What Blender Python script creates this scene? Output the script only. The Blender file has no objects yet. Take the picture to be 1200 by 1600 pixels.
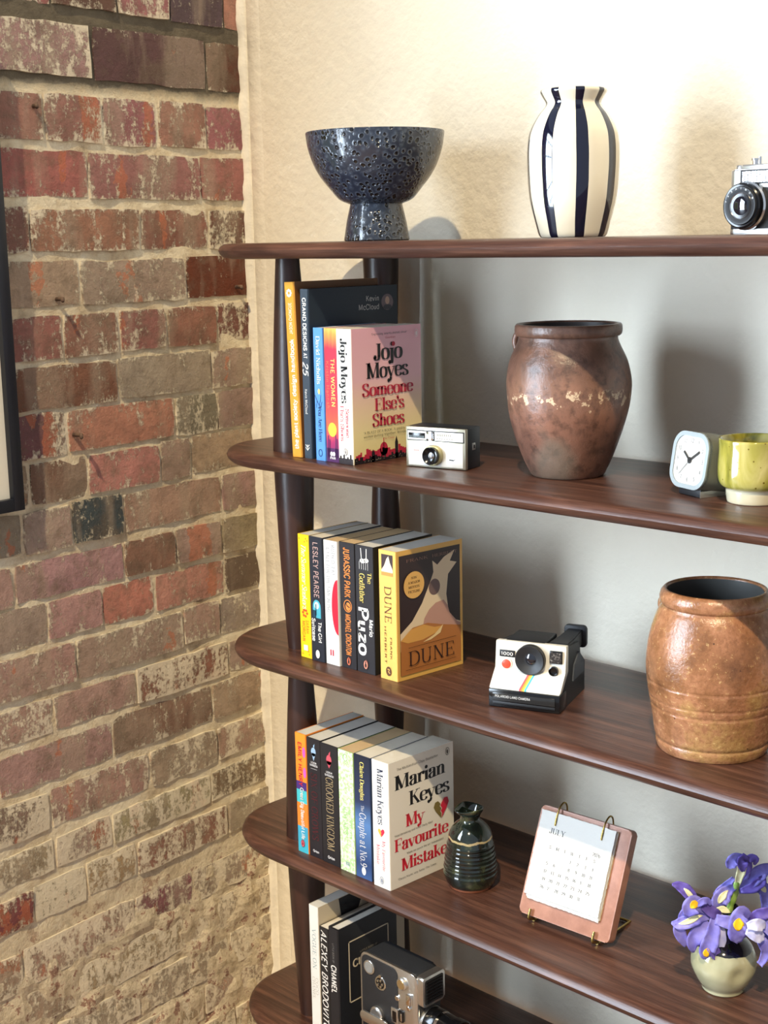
import bpy, bmesh, math, random
from mathutils import Vector, Matrix, noise
R = math.radians
rnd = random.Random(7)
scene = bpy.context.scene
COL = scene.collection

# ------------------------------------------------------------------ camera
cam_d = bpy.data.cameras.new('camera'); cam = bpy.data.objects.new('camera', cam_d); COL.objects.link(cam)
cam_d.sensor_fit = 'VERTICAL'; cam_d.sensor_height = 24.0; cam_d.lens = 24.0 * 2218 / 1600
cam_d.clip_start = 0.05
_yaw, _pitch, _roll = R(44.655), R(10.935), R(-1.131)
_f = Vector((-math.sin(_yaw) * math.cos(_pitch), math.cos(_yaw) * math.cos(_pitch), -math.sin(_pitch)))
_r = Vector((math.cos(_yaw), math.sin(_yaw), 0)); _u = _r.cross(_f)
_r2 = _r * math.cos(_roll) + _u * math.sin(_roll); _u2 = _u * math.cos(_roll) - _r * math.sin(_roll)
_m = Matrix((_r2, _u2, -_f)).transposed().to_4x4(); _m.translation = (2.07, -1.752, 1.62)
cam.matrix_world = _m
scene.camera = cam

# ------------------------------------------------------------------ world, sun, window light, exposure
world = bpy.data.worlds.new('world'); scene.world = world; world.use_nodes = True
world.node_tree.nodes['Background'].inputs[0].default_value = (0.78, 0.87, 1.0, 1)
world.node_tree.nodes['Background'].inputs[1].default_value = 0.65
sun_d = bpy.data.lights.new('sun', 'SUN'); sun_d.energy = 3.4; sun_d.color = (1.0, 0.81, 0.52); sun_d.angle = R(1.2)
sun = bpy.data.objects.new('sun', sun_d); COL.objects.link(sun)
sun.rotation_euler = Vector((-0.58, 1.0, -1.42)).to_track_quat('-Z', 'Y').to_euler(); sun.location = (1.6, -3, 4)
WALL_ROT = R(-85)                         # the brick wall meets the plastered wall a little sharper than square
win_d = bpy.data.lights.new('window_daylight', 'AREA'); win_d.shape = 'RECTANGLE'; win_d.size = 1.15; win_d.size_y = 1.5
win_d.energy = 200; win_d.color = (0.70, 0.84, 1.0)
win = bpy.data.objects.new('window_daylight', win_d); COL.objects.link(win)
_wm = Matrix.Rotation(WALL_ROT, 4, 'Z')
win.location = _wm @ Vector((1.95, -0.06, 1.62)); win.rotation_euler = (_wm.to_3x3() @ Vector((0, 1, 0))).to_track_quat('-Z', 'Y').to_euler()
scene.view_settings.view_transform = 'Standard'; scene.view_settings.look = 'None'
scene.view_settings.exposure = 0.0; scene.view_settings.gamma = 1.0; scene.view_settings.use_curve_mapping = False

# ------------------------------------------------------------------ helpers
def lin(c):
    return tuple(((v / 255) / 12.92 if v / 255 <= 0.04045 else ((v / 255 + 0.055) / 1.055) ** 2.4) for v in c[:3]) + (1,)
MATS = {}
def mat(name, col, rough=.5, metal=0, var=None, bump=None, coat=0, spec=.5, trans=0):
    """var=(colour2, scale, lo, hi) noise mix; bump=(scale, strength, distance)"""
    if name in MATS: return MATS[name]
    m = bpy.data.materials.new(name); m.use_nodes = True; nt = m.node_tree; b = nt.nodes['Principled BSDF']
    b.inputs['Base Color'].default_value = lin(col); b.inputs['Roughness'].default_value = rough
    b.inputs['Metallic'].default_value = metal; b.inputs['Specular IOR Level'].default_value = spec
    b.inputs['Coat Weight'].default_value = coat; b.inputs['Coat Roughness'].default_value = .05
    if trans: b.inputs['Transmission Weight'].default_value = trans
    if var or bump:
        tc = nt.nodes.new('ShaderNodeTexCoord')
    if var:
        n = nt.nodes.new('ShaderNodeTexNoise'); n.inputs['Scale'].default_value = var[1]; n.inputs['Detail'].default_value = 6; n.inputs['Roughness'].default_value = .65
        nt.links.new(tc.outputs['Object'], n.inputs['Vector'])
        r = nt.nodes.new('ShaderNodeValToRGB'); r.color_ramp.elements[0].position = var[2]; r.color_ramp.elements[1].position = var[3]
        r.color_ramp.elements[0].color = lin(col); r.color_ramp.elements[1].color = lin(var[0])
        nt.links.new(n.outputs['Fac'], r.inputs[0]); nt.links.new(r.outputs[0], b.inputs['Base Color'])
    if bump:
        n2 = nt.nodes.new('ShaderNodeTexNoise'); n2.inputs['Scale'].default_value = bump[0]; n2.inputs['Detail'].default_value = 8
        nt.links.new(tc.outputs['Object'], n2.inputs['Vector'])
        bp = nt.nodes.new('ShaderNodeBump'); bp.inputs['Strength'].default_value = bump[1]; bp.inputs['Distance'].default_value = bump[2]
        nt.links.new(n2.outputs['Fac'], bp.inputs['Height']); nt.links.new(bp.outputs[0], b.inputs['Normal'])
    MATS[name] = m
    return m
def N(nt, kind, **kw):
    n = nt.nodes.new(kind)
    for k, v in kw.items():
        if k.startswith('i_'):
            k = k[2:]; n.inputs[int(k) if k.isdigit() else k.replace('_', ' ')].default_value = v
        else: setattr(n, k, v)
    return n
def ramp(nt, fac, stops, interp='LINEAR'):
    r = nt.nodes.new('ShaderNodeValToRGB'); e = r.color_ramp.elements; r.color_ramp.interpolation = interp
    while len(e) < len(stops): e.new(.5)
    for i, (p, c) in enumerate(stops): e[i].position = p; e[i].color = lin(c) if max(c) > 1 or len(c) == 3 else c
    nt.links.new(fac, r.inputs[0]); return r.outputs[0]
def mixc(nt, fac, a, b, mode='MIX'):
    n = nt.nodes.new('ShaderNodeMix'); n.data_type = 'RGBA'; n.blend_type = mode
    for s, v in ((0, fac), (6, a), (7, b)):
        if hasattr(v, 'links'): nt.links.new(v, n.inputs[s])
        else: n.inputs[s].default_value = v
    return n.outputs[2]
def mth(nt, op, a, b=0.0, clamp=False):
    n = nt.nodes.new('ShaderNodeMath'); n.operation = op; n.use_clamp = clamp
    for s, v in ((0, a), (1, b)):
        if hasattr(v, 'links'): nt.links.new(v, n.inputs[s])
        else: n.inputs[s].default_value = v
    return n.outputs[0]
def newmat(name):
    m = bpy.data.materials.new(name); m.use_nodes = True; MATS[name] = m
    return m, m.node_tree, m.node_tree.nodes['Principled BSDF']

def link(name, me, parent=None, m=None, smooth=False, loc=None):
    o = bpy.data.objects.new(name, me); COL.objects.link(o)
    if m and not me.materials: me.materials.append(m)
    if parent: o.parent = parent
    if loc: o.location = loc
    if smooth:
        for p in me.polygons: p.use_smooth = True
    return o
def pyd(name, v, f, m, parent=None, smooth=False, loc=None):
    me = bpy.data.meshes.new(name); me.from_pydata(v, [], f); me.update()
    return link(name, me, parent, m, smooth, loc)
def bmo(name, bm, m, parent=None, smooth=False, loc=None, sharp=None):
    me = bpy.data.meshes.new(name); bmesh.ops.recalc_face_normals(bm, faces=bm.faces); bm.to_mesh(me); bm.free()
    o = link(name, me, parent, m, smooth, loc)
    if sharp: me.set_sharp_from_angle(angle=R(sharp))
    return o
def thing(name, label, cat, loc=(0, 0, 0), rz=0, group=None):
    o = bpy.data.objects.new(name, None); COL.objects.link(o); o.empty_display_size = .05
    o.location = loc; o.rotation_euler = (0, 0, R(rz)); o['label'] = label; o['category'] = cat
    if group: o['group'] = group
    return o
def bx(bm, x0, x1, y0, y1, z0, z1, M=None):
    vs = [bm.verts.new((x, y, z)) for x in (x0, x1) for y in (y0, y1) for z in (z0, z1)]
    for f in ((0, 1, 3, 2), (4, 6, 7, 5), (0, 4, 5, 1), (2, 3, 7, 6), (0, 2, 6, 4), (1, 5, 7, 3)):
        bm.faces.new([vs[i] for i in f])
    if M is not None: bmesh.ops.transform(bm, matrix=M, verts=vs)
    return vs
def box(name, b, m, parent=None, bev=0, seg=2, M=None):
    bm = bmesh.new(); bx(bm, *b, M=M)
    if bev: bmesh.ops.bevel(bm, geom=bm.edges[:], offset=bev, segments=seg, affect='EDGES', profile=.5)
    return bmo(name, bm, m, parent, smooth=bool(bev), sharp=35 if bev else None)
def lathe_bm(prof, seg=48, wob=0, seed=0, closed=True):
    bm = bmesh.new(); rings = []
    for (r, z) in prof:
        if r < 1e-6: rings.append([bm.verts.new((0, 0, z))]); continue
        ring = []
        for i in range(seg):
            a = 2 * math.pi * i / seg; k = 1
            if wob: k += wob * noise.noise(Vector((math.cos(a) * 1.3 + seed, math.sin(a) * 1.3, z * 14)))
            ring.append(bm.verts.new((r * k * math.cos(a), r * k * math.sin(a), z)))
        rings.append(ring)
    for a, b in zip(rings, rings[1:]):
        if len(a) == 1 and len(b) == 1: continue
        for i in range(seg):
            j = (i + 1) % seg
            if len(a) == 1: bm.faces.new((a[0], b[i], b[j]))
            elif len(b) == 1: bm.faces.new((a[i], a[j], b[0]))
            else: bm.faces.new((a[i], a[j], b[j], b[i]))
    return bm
def lathe(name, prof, m, parent=None, seg=48, M=None, wob=0, seed=0, sharp=None, loc=None):
    bm = lathe_bm(prof, seg, wob, seed)
    if M is not None: bmesh.ops.transform(bm, matrix=M, verts=bm.verts)
    return bmo(name, bm, m, parent, smooth=True, sharp=sharp, loc=loc)
def spl(pts, n=6):
    """Catmull-Rom through tuples"""
    out = []; P = [Vector(p) for p in pts]
    for i in range(len(P) - 1):
        p0 = P[i - 1] if i else P[0] * 2 - P[1]; p1 = P[i]; p2 = P[i + 1]; p3 = P[i + 2] if i + 2 < len(P) else P[-1] * 2 - P[-2]
        for k in range(n):
            t = k / n
            out.append(.5 * ((2 * p1) + (p2 - p0) * t + (2 * p0 - 5 * p1 + 4 * p2 - p3) * t * t + (3 * p1 - p0 - 3 * p2 + p3) * t ** 3))
    out.append(P[-1]); return out
def tube_bm(bm, pts, rad, seg=10, cap=True):
    P = [Vector(p) for p in pts]; prev = None; rings = []
    for i, p in enumerate(P):
        d = (P[min(i + 1, len(P) - 1)] - P[max(i - 1, 0)]).normalized()
        if prev is None: s = d.orthogonal().normalized()
        else: s = (prev - d * prev.dot(d)).normalized()
        prev = s; t = d.cross(s); r = rad[i] if isinstance(rad, (list, tuple)) else rad
        rings.append([bm.verts.new(p + (s * math.cos(2 * math.pi * k / seg) + t * math.sin(2 * math.pi * k / seg)) * r) for k in range(seg)])
    for a, b in zip(rings, rings[1:]):
        for k in range(seg): bm.faces.new((a[k], a[(k + 1) % seg], b[(k + 1) % seg], b[k]))
    if cap: bm.faces.new(rings[0][::-1]); bm.faces.new(rings[-1])
def tube(name, pts, rad, m, parent=None, seg=10):
    bm = bmesh.new(); tube_bm(bm, pts, rad, seg); return bmo(name, bm, m, parent, smooth=True, sharp=60)
def rrect(x0, x1, y0, y1, r, n=6):
    out = []
    for cx, cy, a0 in ((x1 - r, y1 - r, 0), (x0 + r, y1 - r, 90), (x0 + r, y0 + r, 180), (x1 - r, y0 + r, 270)):
        for k in range(n + 1): a = R(a0 + 90 * k / n); out.append((cx + r * math.cos(a), cy + r * math.sin(a)))
    return out
def prism(name, poly, h0, h1, m, parent=None, M=None, bev=0, seg=2, smooth=True, sharp=35):
    """extrude a 2-D outline along local z, then transform by M"""
    bm = bmesh.new(); a = [bm.verts.new((x, y, h0)) for x, y in poly]; b = [bm.verts.new((x, y, h1)) for x, y in poly]
    n = len(poly); f0 = bm.faces.new(a[::-1]); f1 = bm.faces.new(b)
    for i in range(n): bm.faces.new((a[i], a[(i + 1) % n], b[(i + 1) % n], b[i]))
    if bev:
        es = list({e for f in (f0, f1) for e in f.edges}); bmesh.ops.bevel(bm, geom=es, offset=bev, segments=seg, affect='EDGES', profile=.5)
    if M is not None: bmesh.ops.transform(bm, matrix=M, verts=bm.verts)
    return bmo(name, bm, m, parent, smooth=smooth, sharp=sharp)
def frame_m(o, X, Y):
    X = Vector(X).normalized(); Y = Vector(Y).normalized(); Z = X.cross(Y)
    m = Matrix((X, Y, Z)).transposed().to_4x4(); m.translation = o; return m
FRONT = lambda y, x=0, z=0: frame_m((x, y, z), (1, 0, 0), (0, 0, 1))      # 2-D plane seen from -y; local +z points to -y

# ------------------------------------------------------------------ lettering: a small pen-stroke alphabet
# glyph = advance, strokes; stroke kinds: c curve, l straight, S stem with serifs, B stem bottom serif, T stem top serif, o ball
G = {}
def gdef(ch, adv, *st): G[ch] = (adv, st)
_ring = [(.26, .48), (.12, .42), (.07, .24), (.12, .06), (.26, 0), (.40, .06), (.45, .24), (.40, .42), (.26, .48)]
_bowl = [(.12, .38), (.25, .48), (.41, .42), (.46, .24), (.41, .05), (.26, 0), (.12, .08)]
_dbow = [(.40, .38), (.27, .48), (.11, .42), (.06, .24), (.11, .05), (.26, 0), (.40, .08)]
gdef('a', .50, ('c', [(.09, .37), (.13, .45), (.23, .48), (.34, .44), (.36, .33)]), ('l', [(.36, .36), (.36, .06)]), ('c', [(.36, .08), (.39, .01), (.47, .03)]), ('c', [(.36, .28), (.18, .24), (.07, .12), (.16, .0), (.28, .02), (.36, .12)]), ('o', [(.11, .37)]))
gdef('b', .52, ('T', [(.12, .70), (.12, 0)]), ('c', _bowl))
gdef('c', .47, ('c', [(.42, .36), (.36, .46), (.26, .48), (.12, .42), (.07, .24), (.12, .06), (.26, 0), (.38, .04), (.44, .12)]), ('o', [(.40, .36)]))
gdef('d', .53, ('S', [(.40, .70), (.40, 0)]), ('c', _dbow))
gdef('e', .49, ('l', [(.08, .26), (.43, .26)]), ('c', [(.43, .26), (.42, .40), (.27, .48), (.11, .42), (.07, .24), (.12, .06), (.27, 0), (.38, .04), (.44, .12)]))
gdef('f', .34, ('c', [(.36, .64), (.31, .70), (.23, .70), (.18, .60), (.18, .46)]), ('B', [(.18, .5), (.18, 0)]), ('l', [(.05, .46), (.32, .46)]), ('o', [(.35, .63)]))
gdef('g', .50, ('c', [(.24, .48), (.10, .44), (.08, .32), (.12, .20), (.24, .16), (.36, .2), (.40, .32), (.37, .44), (.24, .48)]), ('c', [(.16, .18), (.10, .10), (.18, .05), (.36, .03), (.42, -.07), (.34, -.18), (.18, -.2), (.07, -.12), (.12, -.03)]), ('l', [(.37, .44), (.49, .46)]))
_arch = lambda dx=0: [('c', [(.12 + dx, .34), (.21 + dx, .45), (.31 + dx, .47), (.39 + dx, .40), (.40 + dx, .28)]), ('B', [(.40 + dx, .32), (.40 + dx, 0)])]
gdef('h', .54, ('S', [(.12, .70), (.12, 0)]), *_arch())
gdef('i', .27, ('S', [(.14, .46), (.14, 0)]), ('o', [(.14, .64)]))
gdef('j', .28, ('T', [(.15, .46), (.15, -.1)]), ('c', [(.15, -.08), (.13, -.18), (.05, -.2), (-.01, -.15)]), ('o', [(.15, .64)]), ('o', [(0, -.15)]))
gdef('k', .53, ('S', [(.12, .70), (.12, 0)]), ('l', [(.42, .45), (.14, .2)]), ('l', [(.22, .30), (.46, 0)]))
gdef('l', .27, ('S', [(.14, .70), (.14, 0)]))
gdef('m', .80, ('S', [(.12, .46), (.12, 0)]), *_arch(), *_arch(.27))
gdef('n', .54, ('S', [(.12, .46), (.12, 0)]), *_arch())
gdef('o', .52, ('c', _ring))
gdef('p', .53, ('S', [(.12, .46), (.12, -.2)]), ('c', _bowl))
gdef('q', .53, ('S', [(.40, .46), (.40, -.2)]), ('c', _dbow))
gdef('r', .40, ('S', [(.12, .46), (.12, 0)]), ('c', [(.12, .30), (.20, .43), (.29, .47), (.36, .43)]), ('o', [(.35, .41)]))
gdef('s', .44, ('c', [(.37, .37), (.31, .46), (.21, .48), (.10, .43), (.11, .32), (.24, .25), (.36, .17), (.37, .05), (.24, 0), (.12, .03), (.07, .13)]))
gdef('t', .38, ('l', [(.18, .62), (.18, .10)]), ('c', [(.18, .13), (.2, .02), (.28, 0), (.36, .07)]), ('l', [(.05, .46), (.34, .46)]))
gdef('u', .54, ('T', [(.12, .46), (.12, .14)]), ('c', [(.12, .18), (.14, .04), (.24, 0), (.34, .04), (.40, .13)]), ('S', [(.40, .46), (.40, 0)]))
gdef('v', .50, ('l', [(.06, .46), (.25, 0)]), ('l', [(.25, 0), (.44, .46)]), ('h', [(.06, .46)]), ('h', [(.44, .46)]))
gdef('w', .74, ('l', [(.06, .46), (.22, 0)]), ('l', [(.22, 0), (.37, .46)]), ('l', [(.37, .46), (.53, 0)]), ('l', [(.53, 0), (.68, .46)]), ('h', [(.06, .46)]), ('h', [(.37, .46)]), ('h', [(.68, .46)]))
gdef('x', .50, ('l', [(.07, .46), (.43, 0)]), ('l', [(.07, 0), (.43, .46)]), ('h', [(.07, .46)]), ('h', [(.43, .46)]), ('h', [(.07, 0)]), ('h', [(.43, 0)]))
gdef('y', .50, ('l', [(.06, .46), (.26, .02)]), ('l', [(.45, .46), (.22, -.08)]), ('c', [(.24, -.02), (.18, -.16), (.08, -.19)]), ('o', [(.08, -.17)]), ('h', [(.06, .46)]), ('h', [(.45, .46)]))
gdef('z', .46, ('l', [(.06, .45), (.40, .45)]), ('l', [(.40, .45), (.06, .02)]), ('l', [(.06, .02), (.42, .02)]))
gdef('A', .66, ('l', [(.31, .70), (.08, 0)]), ('l', [(.31, .70), (.56, 0)]), ('l', [(.15, .23), (.48, .23)]), ('h', [(.08, 0)]), ('h', [(.56, 0)]))
gdef('B', .60, ('S', [(.13, .70), (.13, 0)]), ('c', [(.13, .69), (.36, .69), (.47, .54), (.36, .39), (.13, .38)]), ('c', [(.13, .38), (.40, .37), (.52, .20), (.40, .02), (.13, .01)]))
gdef('C', .64, ('c', [(.56, .52), (.48, .66), (.34, .70), (.15, .60), (.07, .35), (.15, .10), (.34, 0), (.48, .04), (.57, .18)]), ('l', [(.56, .70), (.56, .50)]))
gdef('D', .68, ('S', [(.13, .70), (.13, 0)]), ('c', [(.13, .69), (.38, .69), (.57, .56), (.61, .35), (.57, .14), (.38, .01), (.13, .01)]))
gdef('E', .58, ('S', [(.13, .70), (.13, 0)]), ('l', [(.13, .69), (.50, .69)]), ('l', [(.13, .36), (.40, .36)]), ('l', [(.13, .01), (.52, .01)]), ('v', [(.50, .69), (.50, .56)]), ('v', [(.52, .01), (.52, .15)]), ('v', [(.40, .43), (.40, .29)]))
gdef('F', .54, ('S', [(.13, .70), (.13, 0)]), ('l', [(.13, .69), (.50, .69)]), ('l', [(.13, .36), (.40, .36)]), ('v', [(.50, .69), (.50, .55)]), ('v', [(.40, .43), (.40, .29)]))
gdef('G', .68, ('c', [(.56, .54), (.48, .66), (.34, .70), (.15, .60), (.07, .35), (.15, .10), (.34, 0), (.48, .03), (.56, .10)]), ('T', [(.56, .30), (.56, .03)]), ('v', [(.55, .70), (.55, .52)]))
gdef('H', .70, ('S', [(.13, .70), (.13, 0)]), ('S', [(.56, .70), (.56, 0)]), ('l', [(.13, .36), (.56, .36)]))
gdef('I', .30, ('S', [(.15, .70), (.15, 0)]))
gdef('J', .46, ('T', [(.32, .70), (.32, .14)]), ('c', [(.32, .18), (.29, .04), (.18, -.02), (.08, .04), (.07, .12)]), ('o', [(.09, .12)]))
gdef('K', .66, ('S', [(.13, .70), (.13, 0)]), ('l', [(.53, .69), (.15, .30)]), ('l', [(.27, .44), (.58, 0)]), ('h', [(.53, .69)]), ('h', [(.58, 0)]))
gdef('L', .56, ('S', [(.13, .70), (.13, 0)]), ('l', [(.13, .01), (.50, .01)]), ('v', [(.50, .01), (.50, .18)]))
gdef('M', .84, ('S', [(.12, .70), (.12, 0)]), ('l', [(.14, .70), (.40, .03)]), ('l', [(.40, .03), (.66, .70)]), ('S', [(.70, .70), (.70, 0)]))
gdef('N', .70, ('s', [(.13, .70), (.13, 0)]), ('l', [(.13, .70), (.56, .0)]), ('s', [(.56, .70), (.56, 0)]))
gdef('O', .70, ('c', [(.35, .70), (.16, .60), (.07, .35), (.16, .10), (.35, 0), (.54, .10), (.63, .35), (.54, .60), (.35, .70)]))
gdef('P', .58, ('S', [(.13, .70), (.13, 0)]), ('c', [(.13, .69), (.38, .69), (.51, .52), (.38, .33), (.13, .32)]))
gdef('Q', .70, ('c', [(.35, .70), (.16, .60), (.07, .35), (.16, .10), (.35, 0), (.54, .10), (.63, .35), (.54, .60), (.35, .70)]), ('l', [(.38, .14), (.62, -.1)]))
gdef('R', .64, ('S', [(.13, .70), (.13, 0)]), ('c', [(.13, .69), (.38, .69), (.50, .54), (.38, .37), (.13, .36)]), ('l', [(.32, .36), (.56, 0)]), ('h', [(.56, 0)]))
gdef('S', .56, ('c', [(.45, .54), (.39, .66), (.26, .70), (.12, .63), (.10, .50), (.24, .38), (.42, .28), (.47, .14), (.36, .02), (.23, 0), (.11, .05), (.07, .19)]), ('v', [(.46, .69), (.46, .52)]), ('v', [(.07, .19), (.07, .01)]))
gdef('T', .60, ('B', [(.30, .70), (.30, 0)]), ('l', [(.06, .69), (.54, .69)]), ('v', [(.06, .69), (.06, .54)]), ('v', [(.54, .69), (.54, .54)]))
gdef('U', .68, ('T', [(.13, .70), (.13, .2)]), ('c', [(.13, .24), (.17, .06), (.34, -.01), (.50, .06), (.54, .24)]), ('s', [(.54, .70), (.54, .2)]), ('h', [(.54, .70)]))
gdef('V', .64, ('l', [(.07, .70), (.32, 0)]), ('l', [(.32, 0), (.57, .70)]), ('h', [(.07, .70)]), ('h', [(.57, .70)]))
gdef('W', .92, ('l', [(.06, .70), (.27, 0)]), ('l', [(.27, 0), (.46, .70)]), ('l', [(.46, .70), (.66, 0)]), ('l', [(.66, 0), (.86, .70)]), ('h', [(.06, .70)]), ('h', [(.86, .70)]))
gdef('X', .64, ('l', [(.08, .70), (.56, 0)]), ('l', [(.08, 0), (.56, .70)]))
gdef('Y', .62, ('l', [(.07, .70), (.31, .30)]), ('l', [(.55, .70), (.31, .30)]), ('B', [(.31, .34), (.31, 0)]), ('h', [(.07, .70)]), ('h', [(.55, .70)]))
gdef('Z', .58, ('l', [(.08, .69), (.50, .69)]), ('l', [(.50, .69), (.07, .01)]), ('l', [(.07, .01), (.52, .01)]))
gdef('0', .52, ('c', [(.26, .68), (.12, .58), (.08, .34), (.12, .10), (.26, 0), (.40, .10), (.44, .34), (.40, .58), (.26, .68)]))
gdef('1', .36, ('B', [(.2, .68), (.2, 0)]), ('l', [(.2, .68), (.08, .58)]))
gdef('2', .50, ('c', [(.09, .52), (.15, .65), (.27, .68), (.41, .58), (.38, .40), (.20, .20), (.08, .02)]), ('l', [(.07, .02), (.44, .02)]))
gdef('3', .50, ('c', [(.10, .58), (.22, .68), (.38, .62), (.38, .46), (.22, .37)]), ('c', [(.22, .37), (.42, .30), (.42, .08), (.24, 0), (.08, .08)]))
gdef('4', .52, ('l', [(.34, .68), (.06, .2)]), ('l', [(.06, .2), (.47, .2)]), ('l', [(.34, .68), (.34, 0)]))
gdef('5', .50, ('l', [(.42, .67), (.14, .67)]), ('l', [(.14, .67), (.11, .38)]), ('c', [(.11, .38), (.26, .44), (.42, .34), (.42, .12), (.26, 0), (.08, .07)]))
gdef('6', .50, ('c', [(.40, .64), (.24, .62), (.11, .42), (.10, .16), (.24, 0), (.40, .08), (.42, .26), (.30, .40), (.12, .30)]))
gdef('7', .48, ('l', [(.07, .67), (.43, .67)]), ('l', [(.43, .67), (.18, 0)]))
gdef('8', .50, ('c', [(.25, .68), (.11, .60), (.13, .44), (.26, .36), (.42, .24), (.40, .06), (.25, 0), (.10, .06), (.08, .24), (.24, .36), (.37, .44), (.39, .60), (.25, .68)]))
gdef('9', .50, ('c', [(.10, .04), (.26, .06), (.39, .26), (.40, .52), (.26, .68), (.10, .60), (.08, .42), (.20, .28), (.38, .38)]))
gdef('.', .22, ('o', [(.11, .05)])); gdef(',', .22, ('o', [(.11, .05)]), ('c', [(.13, .04), (.11, -.06), (.05, -.12)]))
gdef("'", .18, ('o', [(.09, .64)]), ('c', [(.12, .62), (.10, .54), (.05, .50)])); gdef('-', .34, ('l', [(.06, .24), (.28, .24)])); gdef(' ', .26)
STY = {  # thick, thin, serif?, shear, tracking
    'fat': (.165, .030, 1, 0, -.01), 'bold': (.125, .036, 1, 0, .0), 'roman': (.085, .030, 1, 0, .03), 'light': (.060, .026, 1, 0, .05),
    'tiny': (.085, .050, 0, 0, .04), 'sans': (.095, .085, 0, 0, .03), 'heavy': (.155, .125, 0, 0, .01), 'thin': (.050, .045, 0, 0, .05),
    'ital': (.085, .040, 0, .25, .0), 'script': (.110, .045, 0, .35, -.05), 'bi': (.11, .09, 0, .28, .02)}
def _ribbon(P, thick, thin, out):
    L = []; Rr = []
    for i, p in enumerate(P):
        d = P[min(i + 1, len(P) - 1)] - P[max(i - 1, 0)]
        if d.length < 1e-9: d = Vector((0, -1))
        d = d.normalized()
        if d.y > 0: d2 = -d
        else: d2 = d
        k = abs(d2.y) ** 1.5
        if d2.x < -.25 and len(P) == 2: k *= .08              # rising diagonals are hairlines
        w = (thin + (thick - thin) * k) / 2
        n = Vector((-d.y, d.x)); L.append(p + n * w); Rr.append(p - n * w)
    for i in range(len(P) - 1): out.append([L[i], L[i + 1], Rr[i + 1], Rr[i]])
def glyph_polys(ch, style):
    thick, thin, serif, shear, tr = STY[style]; out = []
    adv, st = G.get(ch, G[' '])
    sw = thick * .5 + .055; ht = max(thin, .02)
    def ser(x, y): out.append([Vector((x - sw, y - ht * .5)), Vector((x + sw, y - ht * .5)), Vector((x + sw, y + ht * .5)), Vector((x - sw, y + ht * .5))])
    for kind, pts in st:
        P = [Vector(p) for p in pts]
        if kind == 'c': _ribbon(spl(pts, 3), thick, thin, out)
        elif kind == 'o':
            r = max(thick * .56, .045); c = P[0]; out.append([c + Vector((math.cos(a * .785), math.sin(a * .785))) * r for a in range(8)])
        elif kind == 'h':
            if serif: ser(P[0].x, P[0].y - (ht * .5 if P[0].y > .1 else -ht * .5))
        elif kind == 'v':
            if serif: _ribbon(P, thin * 1.4, thin, out)
        elif kind == 's': _ribbon(P, thin * 1.3, thin, out); (serif and (ser(P[0].x, P[0].y - ht * .5), ser(P[1].x, P[1].y + ht * .5) if P[1].y < .05 else 0))
        else:
            if abs(P[0].y - P[1].y) < 1e-6 and thin > .06: _ribbon(P, thin, thin, out)
            else: _ribbon(P, thick, thin, out)
            if serif:
                if kind in 'ST': ser(P[0].x - .02, P[0].y - ht * .5)
                if kind in 'SB': ser(P[1].x, P[1].y + ht * .5)
    return adv + tr, [[Vector((p.x + shear * p.y, p.y)) for p in poly] for poly in out]
class Print:
    """flat print on one face of a thing: origin o, u and v axes, layers lifted a hair along u x v"""
    def __init__(s, parent, o, U, V): s.p = parent; s.o = Vector(o); s.U = Vector(U); s.V = Vector(V); s.N = s.U.cross(s.V).normalized(); s.polys = []; s.n = 0
    def poly(s, pts): s.polys.append([Vector(p) for p in pts]); return s
    def rect(s, u0, v0, u1, v1): return s.poly([(u0, v0), (u1, v0), (u1, v1), (u0, v1)])
    def ell(s, cu, cv, ru, rv=None, n=20, a0=0, a1=360):
        rv = rv or ru; return s.poly([(cu + ru * math.cos(R(a0 + (a1 - a0) * k / n)), cv + rv * math.sin(R(a0 + (a1 - a0) * k / n))) for k in range(n if a1 - a0 == 360 else n + 1)])
    def ring(s, cu, cv, ru, rv, w, n=20):
        for k in range(n):
            a, b = 2 * math.pi * k / n, 2 * math.pi * (k + 1) / n
            s.poly([(cu + ru * math.cos(a), cv + rv * math.sin(a)), (cu + ru * math.cos(b), cv + rv * math.sin(b)), (cu + (ru - w) * math.cos(b), cv + (rv - w) * math.sin(b)), (cu + (ru - w) * math.cos(a), cv + (rv - w) * math.sin(a))])
        return s
    def line(s, pts, w): _ribbon([Vector(p) for p in pts], w, w, s.polys); return s
    def text(s, t, u, v, cap, style='bold', width=None, align='c', rot=0):
        """cap = capital height; (u, v) = baseline anchor; rot -90 reads downwards, 90 upwards; width fits the line"""
        x = 0; polys = []
        for ch in t:
            adv, pl = glyph_polys(ch, style)
            for q in pl: polys.append([Vector((p.x + x, p.y)) for p in q])
            x += adv
        k = cap / .70; kx = width / x if width else k; w = x * kx
        off = {'c': -w / 2, 'l': 0, 'r': -w}[align]; ca, sa = math.cos(R(rot)), math.sin(R(rot))
        for q in polys:
            o = []
            for p in q:
                a, b = p.x * kx + off, p.y * k; o.append(Vector((u + a * ca - b * sa, v + a * sa + b * ca)))
            s.polys.append(o)
        return s
    def build(s, name, m, label=None):
        s.n += 1; v = []; f = []
        for q in s.polys:
            b = len(v); v += [s.o + s.U * p[0] + s.V * p[1] + s.N * (.00022 * s.n) for p in q]; f.append(list(range(b, b + len(q))))
        s.polys = []; o = pyd(name, v, f, m, s.p)
        # make every piece face outwards
        me = o.data
        flip = [p for p in me.polygons if p.normal.dot(s.N) < 0]
        for p in flip: p.flip()
        if label: o['label'] = label
        return s
def ink(c, rough=.45):
    n = 'ink_%02x%02x%02x' % tuple(c[:3]); return mat(n, c, rough)

# ------------------------------------------------------------------ structure
def struct(o): o['kind'] = 'structure'; return o
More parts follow.
